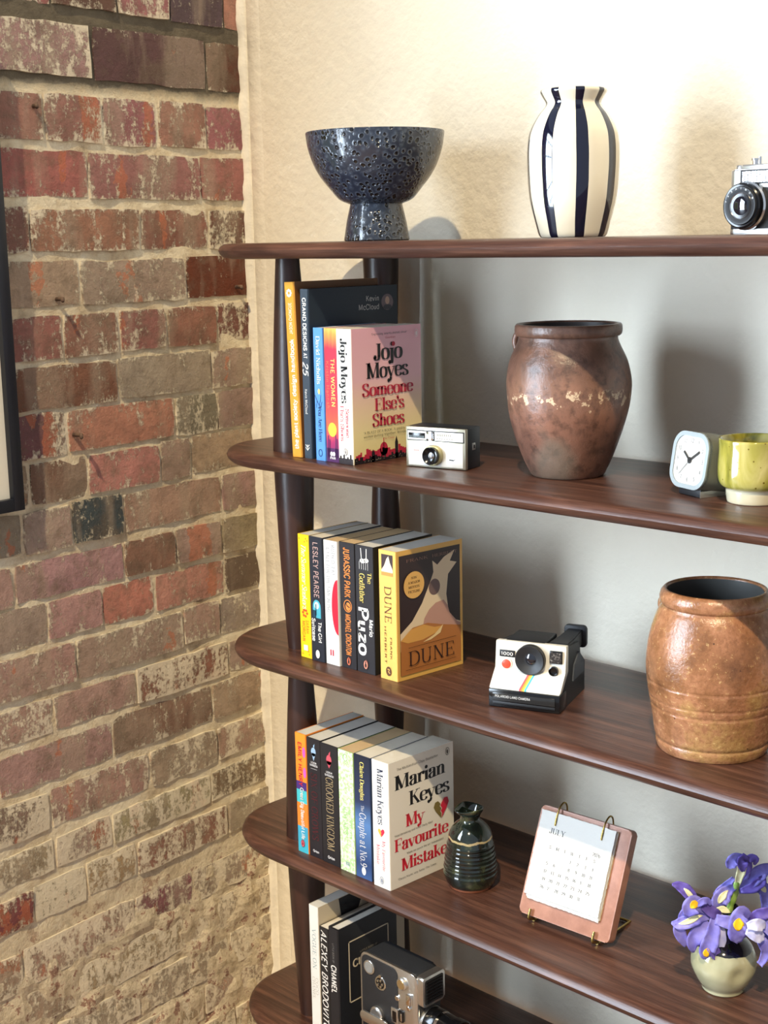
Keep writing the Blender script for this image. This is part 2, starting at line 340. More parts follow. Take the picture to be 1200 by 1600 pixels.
# plaster
m, nt, b = newmat('cream_plaster')
tc = N(nt, 'ShaderNodeTexCoord'); n1 = N(nt, 'ShaderNodeTexNoise', i_Scale=3.0, i_Detail=5.0); nt.links.new(tc.outputs['Object'], n1.inputs['Vector'])
nt.links.new(ramp(nt, n1.outputs['Fac'], [(.3, (236, 229, 212)), (.7, (226, 217, 197))]), b.inputs['Base Color']); b.inputs['Roughness'].default_value = .75
n2 = N(nt, 'ShaderNodeTexNoise', i_Scale=55.0, i_Detail=6.0, i_Roughness=.55); nt.links.new(tc.outputs['Object'], n2.inputs['Vector'])
n3 = N(nt, 'ShaderNodeTexNoise', i_Scale=9.0, i_Detail=3.0); nt.links.new(tc.outputs['Object'], n3.inputs['Vector'])
n4 = N(nt, 'ShaderNodeTexVoronoi', i_Scale=38.0); nt.links.new(tc.outputs['Object'], n4.inputs['Vector'])
pit = mth(nt, 'MULTIPLY', mth(nt, 'LESS_THAN', n4.outputs['Distance'], .10), mth(nt, 'GREATER_THAN', n3.outputs['Fac'], .56))
h = mth(nt, 'SUBTRACT', mth(nt, 'ADD', mth(nt, 'MULTIPLY', n2.outputs['Fac'], .55), mth(nt, 'MULTIPLY', n3.outputs['Fac'], .7)), mth(nt, 'MULTIPLY', pit, .25))
bp = N(nt, 'ShaderNodeBump', i_Strength=.7, i_Distance=.006); nt.links.new(h, bp.inputs['Height']); nt.links.new(bp.outputs[0], b.inputs['Normal'])
PLASTER = m

def wave(x, z, sc, seed): return noise.noise(Vector((x * sc + seed, z * sc, seed * 1.7)))
v = []; f = []; nx, nz = 60, 54; X1, Z1 = 3.0, 2.7
for j in range(nz + 1):
    for i in range(nx + 1):
        x = -.03 + (X1 + .03) * i / nx; z = Z1 * j / nz
        v.append((x, .004 * wave(x, z, 2.2, 3) + .0015 * wave(x, z, 9, 5) + .002, z))
for j in range(nz):
    for i in range(nx): a = j * (nx + 1) + i; f.append((a, a + 1, a + nx + 2, a + nx + 1))
nb = len(v); v += [(-.03, .12, 0), (X1, .12, 0), (X1, .12, Z1), (-.03, .12, Z1)]; c = (0, nx, nz * (nx + 1) + nx, nz * (nx + 1))
f += [(nb, nb + 3, nb + 2, nb + 1), (c[0], c[3], nb + 3, nb), (c[1], nb + 1, nb + 2, c[2])]
wall_back = struct(pyd('wall_back', v, f, PLASTER, smooth=True))

m, nt, b = newmat('floor_boards')
tc = N(nt, 'ShaderNodeTexCoord'); w = N(nt, 'ShaderNodeTexNoise', i_Scale=4.0, i_Detail=8.0); mp = N(nt, 'ShaderNodeMapping'); mp.inputs['Scale'].default_value = (1, 14, 1)
nt.links.new(tc.outputs['Object'], mp.inputs[0]); nt.links.new(mp.outputs[0], w.inputs['Vector'])
nt.links.new(ramp(nt, w.outputs['Fac'], [(.3, (120, 88, 62)), (.7, (160, 124, 90))]), b.inputs['Base Color']); b.inputs['Roughness'].default_value = .5
bm = bmesh.new(); bx(bm, -.4, 3.2, -4.2, .12, -.1, 0); struct(bmo('floor', bm, MATS['floor_boards']))

# brick wall: mortar bed with every brick a piece of its own
m, nt, b = newmat('lime_mortar')
tc = N(nt, 'ShaderNodeTexCoord'); n1 = N(nt, 'ShaderNodeTexNoise', i_Scale=14.0, i_Detail=8.0, i_Roughness=.7); nt.links.new(tc.outputs['Object'], n1.inputs['Vector'])
sep = N(nt, 'ShaderNodeSeparateXYZ'); nt.links.new(tc.outputs['Object'], sep.inputs[0])
lime = ramp(nt, n1.outputs['Fac'], [(.30, (170, 150, 124)), (.42, (216, 198, 166)), (.58, (240, 228, 200))])
cem = ramp(nt, n1.outputs['Fac'], [(.3, (92, 84, 72)), (.7, (128, 118, 100))])
zz = mth(nt, 'ADD', sep.outputs['Z'], mth(nt, 'MULTIPLY', mth(nt, 'SUBTRACT', n1.outputs['Fac'], .5), .05))
top = mth(nt, 'MULTIPLY_ADD', zz, 60.0, True); top.node.inputs[2].default_value = -60 * 1.862; top.node.use_clamp = True
low = mth(nt, 'MULTIPLY_ADD', zz, -14.0, True); low.node.inputs[2].default_value = 14 * .50; low.node.use_clamp = True
nf = N(nt, 'ShaderNodeTexNoise', i_Scale=30.0, i_Detail=8.0, i_Roughness=.75); nt.links.new(tc.outputs['Object'], nf.inputs['Vector'])
flake = ramp(nt, nf.outputs['Fac'], [(.34, (150, 134, 110)), (.45, (206, 190, 162)), (.54, (222, 208, 180)), (.585, (150, 104, 90)), (.64, (124, 88, 78)), (.68, (214, 200, 170))])
lime = mixc(nt, mth(nt, 'MULTIPLY', low, .85), lime, flake)
nt.links.new(mixc(nt, top, lime, cem), b.inputs['Base Color']); b.inputs['Roughness'].default_value = .95; b.inputs['Specular IOR Level'].default_value = .15
n2 = N(nt, 'ShaderNodeTexNoise', i_Scale=90.0, i_Detail=8.0, i_Roughness=.7); nt.links.new(tc.outputs['Object'], n2.inputs['Vector'])
bp = N(nt, 'ShaderNodeBump', i_Strength=.9, i_Distance=.006); nt.links.new(n2.outputs['Fac'], bp.inputs['Height']); nt.links.new(bp.outputs[0], b.inputs['Normal'])
MORTAR = m
m, nt, b = newmat('old_brick')      # object colour = the brick's own clay, its alpha = how much limewash is left on it
oi = N(nt, 'ShaderNodeObjectInfo'); tc = N(nt, 'ShaderNodeTexCoord')
off = N(nt, 'ShaderNodeVectorMath', operation='ADD'); sc_ = N(nt, 'ShaderNodeVectorMath', operation='SCALE'); cmb = N(nt, 'ShaderNodeCombineXYZ')
for i in range(3): nt.links.new(oi.outputs['Random'], cmb.inputs[i])
nt.links.new(cmb.outputs[0], sc_.inputs[0]); sc_.inputs['Scale'].default_value = 40.0
nt.links.new(tc.outputs['Object'], off.inputs[0]); nt.links.new(sc_.outputs[0], off.inputs[1])
def noi(scale, detail=6, rough=.6, vec=None, stretch=None):
    n = N(nt, 'ShaderNodeTexNoise', i_Scale=scale, i_Detail=detail, i_Roughness=rough); src = off.outputs[0]
    if stretch:
        mp = N(nt, 'ShaderNodeMapping'); mp.inputs['Scale'].default_value = stretch; nt.links.new(src, mp.inputs[0]); src = mp.outputs[0]
    nt.links.new(src, n.inputs['Vector']); return n.outputs['Fac']
gen = N(nt, 'ShaderNodeSeparateXYZ'); nt.links.new(tc.outputs['Generated'], gen.inputs[0])
eu = mth(nt, 'ABSOLUTE', mth(nt, 'MULTIPLY', mth(nt, 'SUBTRACT', gen.outputs['X'], .5), 2.0)); ev = mth(nt, 'ABSOLUTE', mth(nt, 'MULTIPLY', mth(nt, 'SUBTRACT', gen.outputs['Z'], .5), 2.0))
edge = mth(nt, 'ADD', mth(nt, 'POWER', eu, 14.0), mth(nt, 'POWER', ev, 5.0))                      # old limewash clings to the arrises
base = mixc(nt, ramp(nt, noi(26, 9, .72), [(.32, (0, 0, 0, 1)), (.62, (1, 1, 1, 1))]), mixc(nt, .42, oi.outputs['Color'], (.085, .062, .048, 1)), oi.outputs['Color'])
streak = noi(15, 4, .55, stretch=(1, 1, .16))
base = mixc(nt, mth(nt, 'MULTIPLY', ramp(nt, streak, [(.50, (0, 0, 0, 1)), (.60, (1, 1, 1, 1))]), .50), base, lin((178, 160, 140)))
warm = mth(nt, 'MULTIPLY', mth(nt, 'GREATER_THAN', mth(nt, 'ADD', mth(nt, 'MULTIPLY', noi(12, 2, .5, stretch=(1.2, 1, .30)), .8), mth(nt, 'MULTIPLY', noi(60, 4, .6), .2)), .625), .60)
osep = N(nt, 'ShaderNodeSeparateColor'); nt.links.new(oi.outputs['Color'], osep.inputs[0]); warm = mth(nt, 'MULTIPLY', warm, mth(nt, 'MULTIPLY', mth(nt, 'SUBTRACT', osep.outputs[0], .10), 8.0, True))   # dark burnt bricks carry no orange scars
base = mixc(nt, warm, base, lin((204, 122, 88)))
grime = ramp(nt, noi(17, 8, .72), [(.50, (0, 0, 0, 1)), (.62, (1, 1, 1, 1))])
base = mixc(nt, mth(nt, 'MULTIPLY', grime, .50), base, lin((120, 105, 88)))
wv = mth(nt, 'ADD', mth(nt, 'MULTIPLY', noi(24, 9, .78, stretch=(1.5, 1, .6)), .62), mth(nt, 'MULTIPLY', noi(120, 5, .75), .38))
wv = mth(nt, 'ADD', wv, mth(nt, 'MULTIPLY', edge, .085))
thr = mth(nt, 'MULTIPLY_ADD', oi.outputs['Alpha'], -.24); thr.node.inputs[2].default_value = .628
wm_ = mth(nt, 'MULTIPLY', mth(nt, 'SUBTRACT', wv, thr), 16.0, True)
base = mixc(nt, mth(nt, 'MULTIPLY', wm_, .85), base, lin((244, 232, 206)))
nt.links.new(base, b.inputs['Base Color']); b.inputs['Roughness'].default_value = .92; b.inputs['Specular IOR Level'].default_value = .2
hh = mth(nt, 'ADD', mth(nt, 'ADD', noi(70, 9, .75), mth(nt, 'MULTIPLY', wm_, .22)), mth(nt, 'MULTIPLY', noi(22, 5, .6), .8))
bp = N(nt, 'ShaderNodeBump', i_Strength=1.0, i_Distance=.006); nt.links.new(hh, bp.inputs['Height']); nt.links.new(bp.outputs[0], b.inputs['Normal'])
BRICK = m

def rough_low(z): return max(0, min(1, (.47 - z) / .10))
v = []; f = []; ds = .0125; ns, nz = 108, 216
for j in range(nz + 1):
    for i in range(ns + 1):
        s, z = i * ds - .02, j * ds
        k = rough_low(z)
        y = -.0030 + .0022 * wave(s, z, 26, 1) + k * (.0035 + .007 * wave(s, z, 18, 8) + .006 * wave(s, z, 40, 2))
        v.append((s, y, z))
for j in range(nz):
    for i in range(ns): a = j * (ns + 1) + i; f.append((a, a + ns + 1, a + ns + 2, a + 1))
def addbox(s0, s1, y0, y1, z0, z1):
    b0 = len(v); v.extend((s, y, z) for s in (s0, s1) for y in (y0, y1) for z in (z0, z1))
    for q in ((0, 1, 3, 2), (4, 6, 7, 5), (0, 4, 5, 1), (2, 3, 7, 6), (0, 2, 6, 4), (1, 5, 7, 3)): f.append(tuple(b0 + i for i in q))
addbox(-.02, 1.33, -.13, -.03, 0, 2.7); addbox(1.33, 2.57, -.13, -.01, 0, .84); addbox(1.33, 2.57, -.13, -.01, 2.40, 2.7); addbox(2.57, 4.1, -.13, -.01, 0, 2.7)
wall_left = struct(pyd('wall_left', v, f, MORTAR, smooth=False)); wall_left.rotation_euler = (0, 0, WALL_ROT)

M1, M2 = (182, 126, 116), (172, 116, 106); BR, BR2, PK = (190, 162, 146), (174, 150, 134), (198, 164, 150); OR = (204, 150, 128); PALE = (196, 172, 146); GREY = (150, 138, 122)
rows = [  # z0, z1, joints from the corner outwards, (colour, limewash) from the corner outwards
 (2.215, 2.290, [.12, .36, .60], [(BR, .3)] * 4), (2.105, 2.185, [.20, .32, .44, .56], [(M2, .3)] * 5),
 (1.998, 2.075, [.045, .172, .291, .426, .56], [(OR, .2), ((104, 92, 84), .25), (M1, .6), ((126, 92, 82), .3), (M2, .4), (M1, .3)]),
 (1.887, 1.970, [.093, .350, .60], [((112, 66, 58), .2), ((100, 84, 80), .12), ((186, 156, 138), .55), (BR, .3)]),
 (1.784, 1.858, [.098, .214, .336, .456, .575], [(M1, .42), (M1, .45), (M1, .5), (M1, .48), (M1, .35), (M1, .3)]),
 (1.692, 1.766, [.119, .372, .62], [(M1, .35), (M1, .42), (M1, .35), (M1, .3)]),
 (1.609, 1.678, [.104, .264, .498, .74], [((136, 96, 82), .62), ((164, 120, 100), .45), (M1, .42), ((150, 108, 94), .4), (M1, .3)]),
 (1.522, 1.595, [.164, .402, .64], [((124, 66, 56), .22), (BR, .38), (BR, .3), (M1, .3)]),
 (1.437, 1.506, [.092, .214, .324, .443, .56], [((140, 92, 80), .6), (M2, .3), (M2, .42), (M2, .42), (M2, .38), (M1, .3)]),
 (1.356, 1.425, [.112, .332, .575], [(BR, .42), (BR, .32), ((136, 100, 84), .3), (BR2, .3)]),
 (1.276, 1.347, [.100, .205, .446, .68], [(BR2, .25), (GREY, .5), (OR, .32), ((142, 104, 92), .4), (BR, .3)]),
 (1.201, 1.270, [.171, .245, .409, .529, .65], [(BR, .28), (BR2, .3), (OR, .38), ((140, 108, 100), .3), (BR, .3), (BR, .3)]),
 (1.118, 1.188, [.098, .335, .449, .549, .66], [(BR2, .25), (BR, .32), ((84, 90, 96), .34), (PK, .38), (BR2, .3), (BR, .3)]),
 (1.040, 1.106, [.102, .220, .339, .574], [(BR2, .25), (BR, .28), ((158, 124, 100), .35), (PK, .26), (BR, .3)]),
 (.964, 1.031, [.098, .274, .394, .513, .63], [((118, 104, 92), .3), (OR, .3), (OR, .38), (PK, .35), (BR, .3), (BR, .3)]),
 (.885, .953, [.117, .210, .459, .70], [(BR, .42), (BR, .45), (PK, .38), (PK, .42), (BR, .3)]),
 (.804, .866, [.099, .329, .512, .74], [(BR, .4), ((160, 124, 98), .72), (PK, .35), (PK, .62), (BR, .4)]),
 (.718, .787, [.146, .388, .631], [(BR, .35), ((158, 116, 96), .36), (BR, .36), (BR, .36)]),
 (.636, .702, [.137, .307, .532, .76], [(BR, .5), (PK, .52), (PK, .5), (GREY, .7), (BR, .4)]),
 (.559, .616, [.159, .401, .527, .76], [((150, 128, 108), .6), (PALE, .7), (PK, .78), (PALE, .72), (PALE, .6)]),
 (.479, .541, [.117, .349, .465, .579, .70], [(PALE, .5), ((170, 132, 114), .68), ((204, 172, 132), .72), (PALE, .9), ((150, 92, 80), .5), (PALE, .6)]),
 (.372, .440, [.218, .361, .609, .84], [(PALE, .75), ((150, 110, 104), .6), (PALE, .78), (PK, .6), (PALE, .6)]),
 (.290, .356, [.078, .240, .498, .73], [(PALE, .75), (PALE, .8), (PALE, .75), (PK, .6), (PALE, .6)]),
 (.208, .274, [.13, .36, .60], [(PALE, .7)] * 4), (.126, .192, [.2, .44, .68], [(PALE, .7)] * 4), (.044, .110, [.12, .36, .6], [(PALE, .7)] * 4)]
def brick(s0, s1, z0, z1, col, lime, seed, proud):
    """one irregular brick: wavy outline, rounded arris, slightly dished face"""
    nu, nv = max(4, int((s1 - s0) / .028)), 3; w, h = s1 - s0, z1 - z0
    cu, cz = (s0 + s1) / 2, (z0 + z1) / 2; vs = []; fs = []
    def put(s, y, z): vs.append((s - cu, y, z - cz)); return len(vs) - 1
    face = []
    for j in range(nv + 1):
        row = []
        for i in range(nu + 1):
            a, c = i / nu, j / nv; s = s0 + w * a; z = z0 + h * c
            e = (i in (0, nu)) + (j in (0, nv))
            s += .0030 * wave(s, z, 30, seed + 1) * (1 if i in (0, nu) else .4); z += .0034 * wave(s, z, 32, seed + 4) * (1 if j in (0, nv) else .4)
            if e == 2:
                q = .0008 + .0045 * max(0, wave(s, z, 50, seed)); s += q * (1 if i == 0 else -1); z += q * .6 * (1 if j == 0 else -1)
            row.append(put(s, proud + .003 * wave(s, z, 22, seed) - (.0016 if e else 0), z))
        face.append(row)
    for j in range(nv):
        for i in range(nu): fs.append((face[j][i], face[j + 1][i], face[j + 1][i + 1], face[j][i + 1]))
    loop = [face[0][i] for i in range(nu + 1)] + [face[j][nu] for j in range(1, nv + 1)] + [face[nv][i] for i in range(nu - 1, -1, -1)] + [face[j][0] for j in range(nv - 1, 0, -1)]
    back = []
    for k in loop:
        x, y, z = vs[k]; vs.append((x * 1.012, -.04, z * 1.03)); back.append(len(vs) - 1)
    L = len(loop)
    for k in range(L): fs.append((loop[k], loop[(k + 1) % L], back[(k + 1) % L], back[k]))
    o = pyd('brick', vs, fs, BRICK, wall_left, smooth=True, loc=(cu, 0, cz)); o.data.set_sharp_from_angle(angle=R(50))
    c = lin(col); o.color = (c[0], c[1], c[2], lime); return o
sd = 0
for (z0, z1, js, cs) in rows:
    edges = [.0] + [j for j in js]
    while edges[-1] < 1.27: edges.append(min(edges[-1] + rnd.choice((.116, .232, .236)), 1.318))
    tilt = rnd.uniform(-.002, .002)
    for i in range(len(edges) - 1):
        sd += 1; a, c = edges[i], edges[i + 1]; col, lime = cs[i] if i < len(cs) else cs[-1]
        g = rnd.uniform(.0022, .0042); j1, j2 = rnd.uniform(-.0025, .0025), rnd.uniform(-.0025, .0025)
        if c - a < .03: continue
        col = tuple(max(20, min(240, q + rnd.uniform(-8, 8))) for q in col)
        brick(a + g, c - g, z0 + j1 + tilt, z1 + j2 + tilt, col, lime, sd * 3.1, rnd.uniform(.0, .0035))
# stubs of old fixings left in the brickwork
RUST = mat('rusty_iron', (74, 60, 52), .8, .3, var=((120, 96, 80), 60, .4, .6), bump=(80, .5, .002))
wmat = Matrix.Rotation(WALL_ROT, 4, 'Z')
for (s, z, l) in ((.475, 1.835, .010), (.453, 1.531, .020), (.04, 1.535, .016), (.435, 1.305, .026)):
    bm = bmesh.new(); tube_bm(bm, [(0, -.02, 0), (0, l * .7, .001), (l * .25, l, -.002)], [.0032, .0036, .0030], 10)
    bmo('fixing_bolt', bm, RUST, wall_left, smooth=True, loc=(s, .003, z))
# ragged plaster return where the painted wall meets the bricks
v = []; f = []; nz = 220
for j in range(nz + 1):
    z = 2.7 * j / nz; wv_ = .012 + .010 * wave(0, z, 5, 11) + .006 * wave(0, z, 23, 4) + .003 * wave(0, z, 60, 9); wv_ = max(.003, wv_)
    t = .009 + .003 * wave(1, z, 12, 6)
    p0 = wmat @ Vector((-.004, t + .004, z)); p1 = wmat @ Vector((wv_ * .8, t, z)); p2 = wmat @ Vector((wv_, t * .2, z)); p3 = wmat @ Vector((wv_, -.02, z))
    pb = Vector((.045, .0035, z)); pm = Vector((.018, -.004, z))
    v += [pb, pm, p0, p1, p2, p3]
for j in range(nz):
    for i in range(5): a = j * 6 + i; f.append((a, a + 1, a + 7, a + 6))
pyd('plaster_edge', v, f, PLASTER, wall_back, smooth=True)
# window in the brick wall, nearer to the viewer than the photograph shows
WHITE_PAINT = mat('white_window_paint', (225, 222, 214), .4)
bm = bmesh.new()
for a in ((1.33, 1.38), (2.52, 2.57)): bx(bm, a[0], a[1], -.10, .005, .84, 2.40)
for a in ((.84, .89), (2.35, 2.40)): bx(bm, 1.33, 2.57, -.10, .005, a[0], a[1])
win1 = struct(bmo('window_1', bm, WHITE_PAINT)); win1.rotation_euler = (0, 0, WALL_ROT)
for k in range(1, 3): box('glazing_bar', (1.33 + 1.24 * k / 3 - .012, 1.33 + 1.24 * k / 3 + .012, -.045, -.01, .89, 2.35), WHITE_PAINT, win1)
for k in range(1, 5): box('glazing_bar', (1.38, 2.52, -.042, -.013, .84 + 1.56 * k / 5 - .011, .84 + 1.56 * k / 5 + .011), WHITE_PAINT, win1)

# ------------------------------------------------------------------ bookshelf
m, nt, b = newmat('dark_walnut')
tc = N(nt, 'ShaderNodeTexCoord'); mp = N(nt, 'ShaderNodeMapping'); mp.inputs['Scale'].default_value = (2.2, 30, 30); nt.links.new(tc.outputs['Object'], mp.inputs[0])
n1 = N(nt, 'ShaderNodeTexNoise', i_Scale=2.2, i_Detail=9.0, i_Roughness=.62, i_Distortion=.6); nt.links.new(mp.outputs[0], n1.inputs['Vector'])
mp2 = N(nt, 'ShaderNodeMapping'); mp2.inputs['Scale'].default_value = (9, 260, 260); nt.links.new(tc.outputs['Object'], mp2.inputs[0])
n2 = N(nt, 'ShaderNodeTexNoise', i_Scale=1.5, i_Detail=4.0); nt.links.new(mp2.outputs[0], n2.inputs['Vector'])
g = ramp(nt, n1.outputs['Fac'], [(.28, (50, 29, 23)), (.5, (80, 51, 40)), (.72, (110, 74, 58))])
nt.links.new(mixc(nt, ramp(nt, n2.outputs['Fac'], [(.42, (0, 0, 0, 1)), (.62, (.35, .35, .35, 1))]), g, lin((42, 25, 20))), b.inputs['Base Color'])
b.inputs['Roughness'].default_value = .36; b.inputs['Specular IOR Level'].default_value = .45
bp = N(nt, 'ShaderNodeBump', i_Strength=.25, i_Distance=.0012); nt.links.new(n2.outputs['Fac'], bp.inputs['Height']); nt.links.new(bp.outputs[0], b.inputs['Normal'])
WALNUT = m
m, nt, b = newmat('dark_walnut_upright')
tc = N(nt, 'ShaderNodeTexCoord'); mp = N(nt, 'ShaderNodeMapping'); mp.inputs['Scale'].default_value = (34, 34, 3); nt.links.new(tc.outputs['Object'], mp.inputs[0])
n1 = N(nt, 'ShaderNodeTexNoise', i_Scale=2.0, i_Detail=8.0); nt.links.new(mp.outputs[0], n1.inputs['Vector'])
nt.links.new(ramp(nt, n1.outputs['Fac'], [(.3, (40, 25, 22)), (.7, (66, 43, 37))]), b.inputs['Base Color']); b.inputs['Roughness'].default_value = .34
WALNUT_V = m
SH = {1: 1.6155, 2: 1.2932, 3: .9700, 4: .6465, 5: .3225}
SX0, SX1, SY0, SY1 = .252, 1.93, -.352, -.012
shelf = thing('bookshelf', 'tall open bookshelf of dark walnut with rounded shelf ends and turned tapering posts', 'bookshelf', (0, 0, 0))
def corner_outline(inset):
    pts = []
    for cx, cy, sx, sy, rx, ry in ((SX1, SY1, 1, 1, .09, .06), (SX0, SY1, -1, 1, .09, .06), (SX0, SY0, -1, -1, .15, .125), (SX1, SY0, 1, -1, .15, .125)):
        seg = []
        for k in range(13):
            a = R(90 * k / 12); seg.append((cx - sx * rx + sx * (rx - inset) * math.cos(a), cy - sy * ry + sy * (ry - inset) * math.sin(a)))
        pts += seg if sx * sy > 0 else seg[::-1]
    return pts
def shelf_board(z, th=.0235):
    bm = bmesh.new(); rings = []
    prof = [(.020, 0), (.009, -.0008), (.0028, -.0045), (0, -.0105), (.0022, -.0165), (.008, -.0215), (.018, -th)]
    for ins, dz in prof: rings.append([bm.verts.new((x, y, dz)) for x, y in corner_outline(ins)])
    n = len(rings[0])
    for a, c in zip(rings, rings[1:]):
        for i in range(n): bm.faces.new((a[i], a[(i + 1) % n], c[(i + 1) % n], c[i]))
    bm.faces.new(rings[0][::-1]); bm.faces.new(rings[-1])
    o = bmo('shelf', bm, WALNUT, shelf, smooth=True, loc=(0, 0, z)); o.data.set_sharp_from_angle(angle=R(40)); return o
for k in SH: shelf_board(SH[k])
WIDE, NAR = .032, .0185
for (x, y, ph) in ((.405, -.268, 0), (.392, -.050, 1), (1.79, -.268, 0), (1.80, -.050, 1)):
    zs = [SH[1] - .022, SH[2], SH[2] - .022, SH[3], SH[3] - .022, SH[4], SH[4] - .022, SH[5], SH[5] - .022, 0.0]
    for k in range(5):
        a, c = zs[2 * k], zs[2 * k + 1]; r0, r1 = (NAR, WIDE) if (k + ph) % 2 == 0 else (WIDE, NAR)
        if ph: r0, r1 = min(r0, .030), min(r1, .030)
        prof = [(0, a), (r0, a)] + [(r0 + (r1 - r0) * t + .0015 * math.sin(math.pi * t), a + (c - a) * t) for t in [i / 8 for i in range(1, 8)]] + [(r1, c), (0, c)]
        lathe('post', [(r, z) for r, z in prof][::-1], WALNUT_V, shelf, 28, M=Matrix.Translation((x, y, 0)), sharp=40)

# ------------------------------------------------------------------ books
PAPER = mat('book_pages', (214, 206, 190), .85, var=((188, 178, 160), 6, .35, .65))
PAPER_OLD = mat('book_pages_tan', (196, 168, 128), .85, var=((176, 146, 104), 6, .35, .65))
PAPER_GREY = mat('book_pages_grey', (204, 200, 192), .85, var=((182, 178, 168), 6, .35, .65))
def book(label, x, y, z, w, h, d, cover, spine=None, front=None, pages=PAPER, group=None, hard=False, splay=0, lean=0, rz=0, fm=None, sm=None):
    t = thing('book', label, 'book', (x, y, z), rz, group)
    if lean: t.rotation_euler = (0, R(lean), R(rz))
    th = .0022 if hard else .0006; r = .0028 if hard else .0012; ov = .003 if hard else .0004
    xs = lambda yy: w + splay * yy / d
    arc = lambda cx, cy, a0: [(cx + r * math.cos(R(a0 + 30 * k)), cy + r * math.sin(R(a0 + 30 * k))) for k in range(4)]
    outl = arc(r, r, 180) + arc(w - r, r, 270) + [(xs(d), d), (xs(d) - th, d), (w - th, th + .001), (th, th + .001), (th, d), (0, d)]
    prism('cover', outl, 0, h, mat('book_cover_%02x%02x%02x' % cover, cover, .42, spec=.4), t, smooth=False)
    z0, z1 = (ov if hard else .0003), h - ov; y1 = d - (.004 if hard else .0012)
    bm = bmesh.new()
    q = [(th + .0003, th + .0014), (w - th - .0003, th + .0014), (xs(y1) - th - .0004, y1), (th + .0003, y1)]
    a = [bm.verts.new((px, py, z0)) for px, py in q]; c = [bm.verts.new((px, py, z1)) for px, py in q]
    bm.faces.new(a[::-1]); bm.faces.new(c)
    for i in range(4): bm.faces.new((a[i], a[(i + 1) % 4], c[(i + 1) % 4], c[i]))
    bmo('page_block', bm, pages, t)
    S = Print(t, (0, 0, 0), (1, 0, 0), (0, 0, 1)); F = Print(t, (w, 0, 0), Vector((splay, d, 0)).normalized(), (0, 0, 1)); F.N = Vector((d, -splay, 0)).normalized()
    e = r * .55
    if spine or sm: S.rect(e, 0, w - e, h).build('spine_print', sm or mat('spine_%02x%02x%02x' % spine, spine, .42))
    if front or fm: F.rect(e, 0, d - .0002, h).build('front_print', fm or mat('front_%02x%02x%02x' % front, front, .42))
    S.w = w; S.h = h; F.w = d; F.h = h
    return t, S, F
def down(S, t, f0, f1, cap, style, uc=.5, align='c'):
    """spine line read downwards between height fractions f0..f1 from the top, centred at uc of the width"""
    S.text(t, S.w * uc - cap / 2, S.h * (1 - (f0 + f1) / 2), cap, style, width=(f1 - f0) * S.h, rot=-90); return S
def gradm(name, stops, rough=.42, axis='Z', noise_amt=0):
    m, nt, b = newmat(name); tc = N(nt, 'ShaderNodeTexCoord'); sp = N(nt, 'ShaderNodeSeparateXYZ'); nt.links.new(tc.outputs['Generated'], sp.inputs[0])
    fac = sp.outputs[axis]
    if noise_amt:
        n = N(nt, 'ShaderNodeTexNoise', i_Scale=7.0, i_Detail=6.0); nt.links.new(tc.outputs['Generated'], n.inputs['Vector'])
        fac = mth(nt, 'ADD', fac, mth(nt, 'MULTIPLY', mth(nt, 'SUBTRACT', n.outputs['Fac'], .5), noise_amt))
    nt.links.new(ramp(nt, fac, stops), b.inputs['Base Color']); b.inputs['Roughness'].default_value = rough; return m
BLK, WHT, RED, NAVY = ink((20, 18, 20)), ink((232, 230, 225)), ink((190, 30, 62)), ink((26, 38, 66))
def oval_bird(P, u, v, r, ring, fill, name='publisher_mark'):
    P.ell(u, v, r * .68, r).build(name, fill); P.ring(u, v, r * .68, r, r * .16).ell(u, v - r * .12, r * .26, r * .5, 12).ell(u, v + r * .52, r * .16, r * .2, 10).build(name, ring)

# --- upper row (second shelf)
Z2, Z3, Z4, Z5 = (SH[k] + .0003 for k in (2, 3, 4, 5)); GP = 'books standing on the shelves'
t, S, F = book('tall mustard yellow hardback book leaning against the post, upper row', .4585, -.318, Z2, .022, .264, .178, (196, 138, 52), spine=(214, 152, 50), front=(120, 76, 40), hard=True, lean=-1.6, group=GP)
def up(S, t, f0, f1, cap, style, uc=.5): S.text(t, S.w * uc + cap / 2, S.h * (f0 + f1) / 2, cap, style, width=(f1 - f0) * S.h, rot=90); return S
up(up(up(S, 'the plant society', .046, .334, .0085, 'heavy', .52), 'design handbook', .352, .68, .0085, 'heavy', .52), 'JASON CHONGUE', .707, .885, .0066, 'sans', .52).build('spine_lettering', WHT)
for k in range(8):
    a = k * math.pi / 4; S.ell(S.w * .5 + .0042 * math.cos(a), S.h * .938 + .0042 * math.sin(a), .0022, .0022, 8)
S.build('spine_emblem', WHT)
t, S, F = book('tall dark navy hardback book with a round portrait on its cover', .4835, -.316, Z2, .0185, .254, .190, (30, 42, 56), spine=(52, 64, 78), hard=True, group=GP)
down(S, 'GRAND DESIGNS', .05, .36, .0072, 'heavy').build('spine_lettering', WHT); down(S, 'AT', .372, .405, .0072, 'heavy').build('spine_lettering', WHT); down(S, '25', .42, .50, .0115, 'bi').build('spine_lettering', WHT); down(S, 'Kevin McCloud', .585, .735, .0048, 'sans').build('spine_lettering', WHT)
c = S.h * .068; S.line([(.005, c + .004), (.0092, c), (.0134, c + .004)], .0012).line([(.005, c), (.0092, c - .005), (.0134, c)], .0012).line([(.0092, c + .004), (.0092, c - .005)], .0012)
S.build('spine_emblem', WHT)
F.text('Kevin', .150, .2310, .0080, 'sans', align='r').text('McCloud', .150, .2180, .0080, 'sans', align='r').build('front_lettering', ink((206, 204, 202)))
F.ell(.167, .228, .0132, .0125, 28).build('portrait_roundel', ink((120, 104, 112)))
F.ell(.167, .2305, .0048, .0062, 16).build('portrait_roundel', ink((196, 164, 146)))
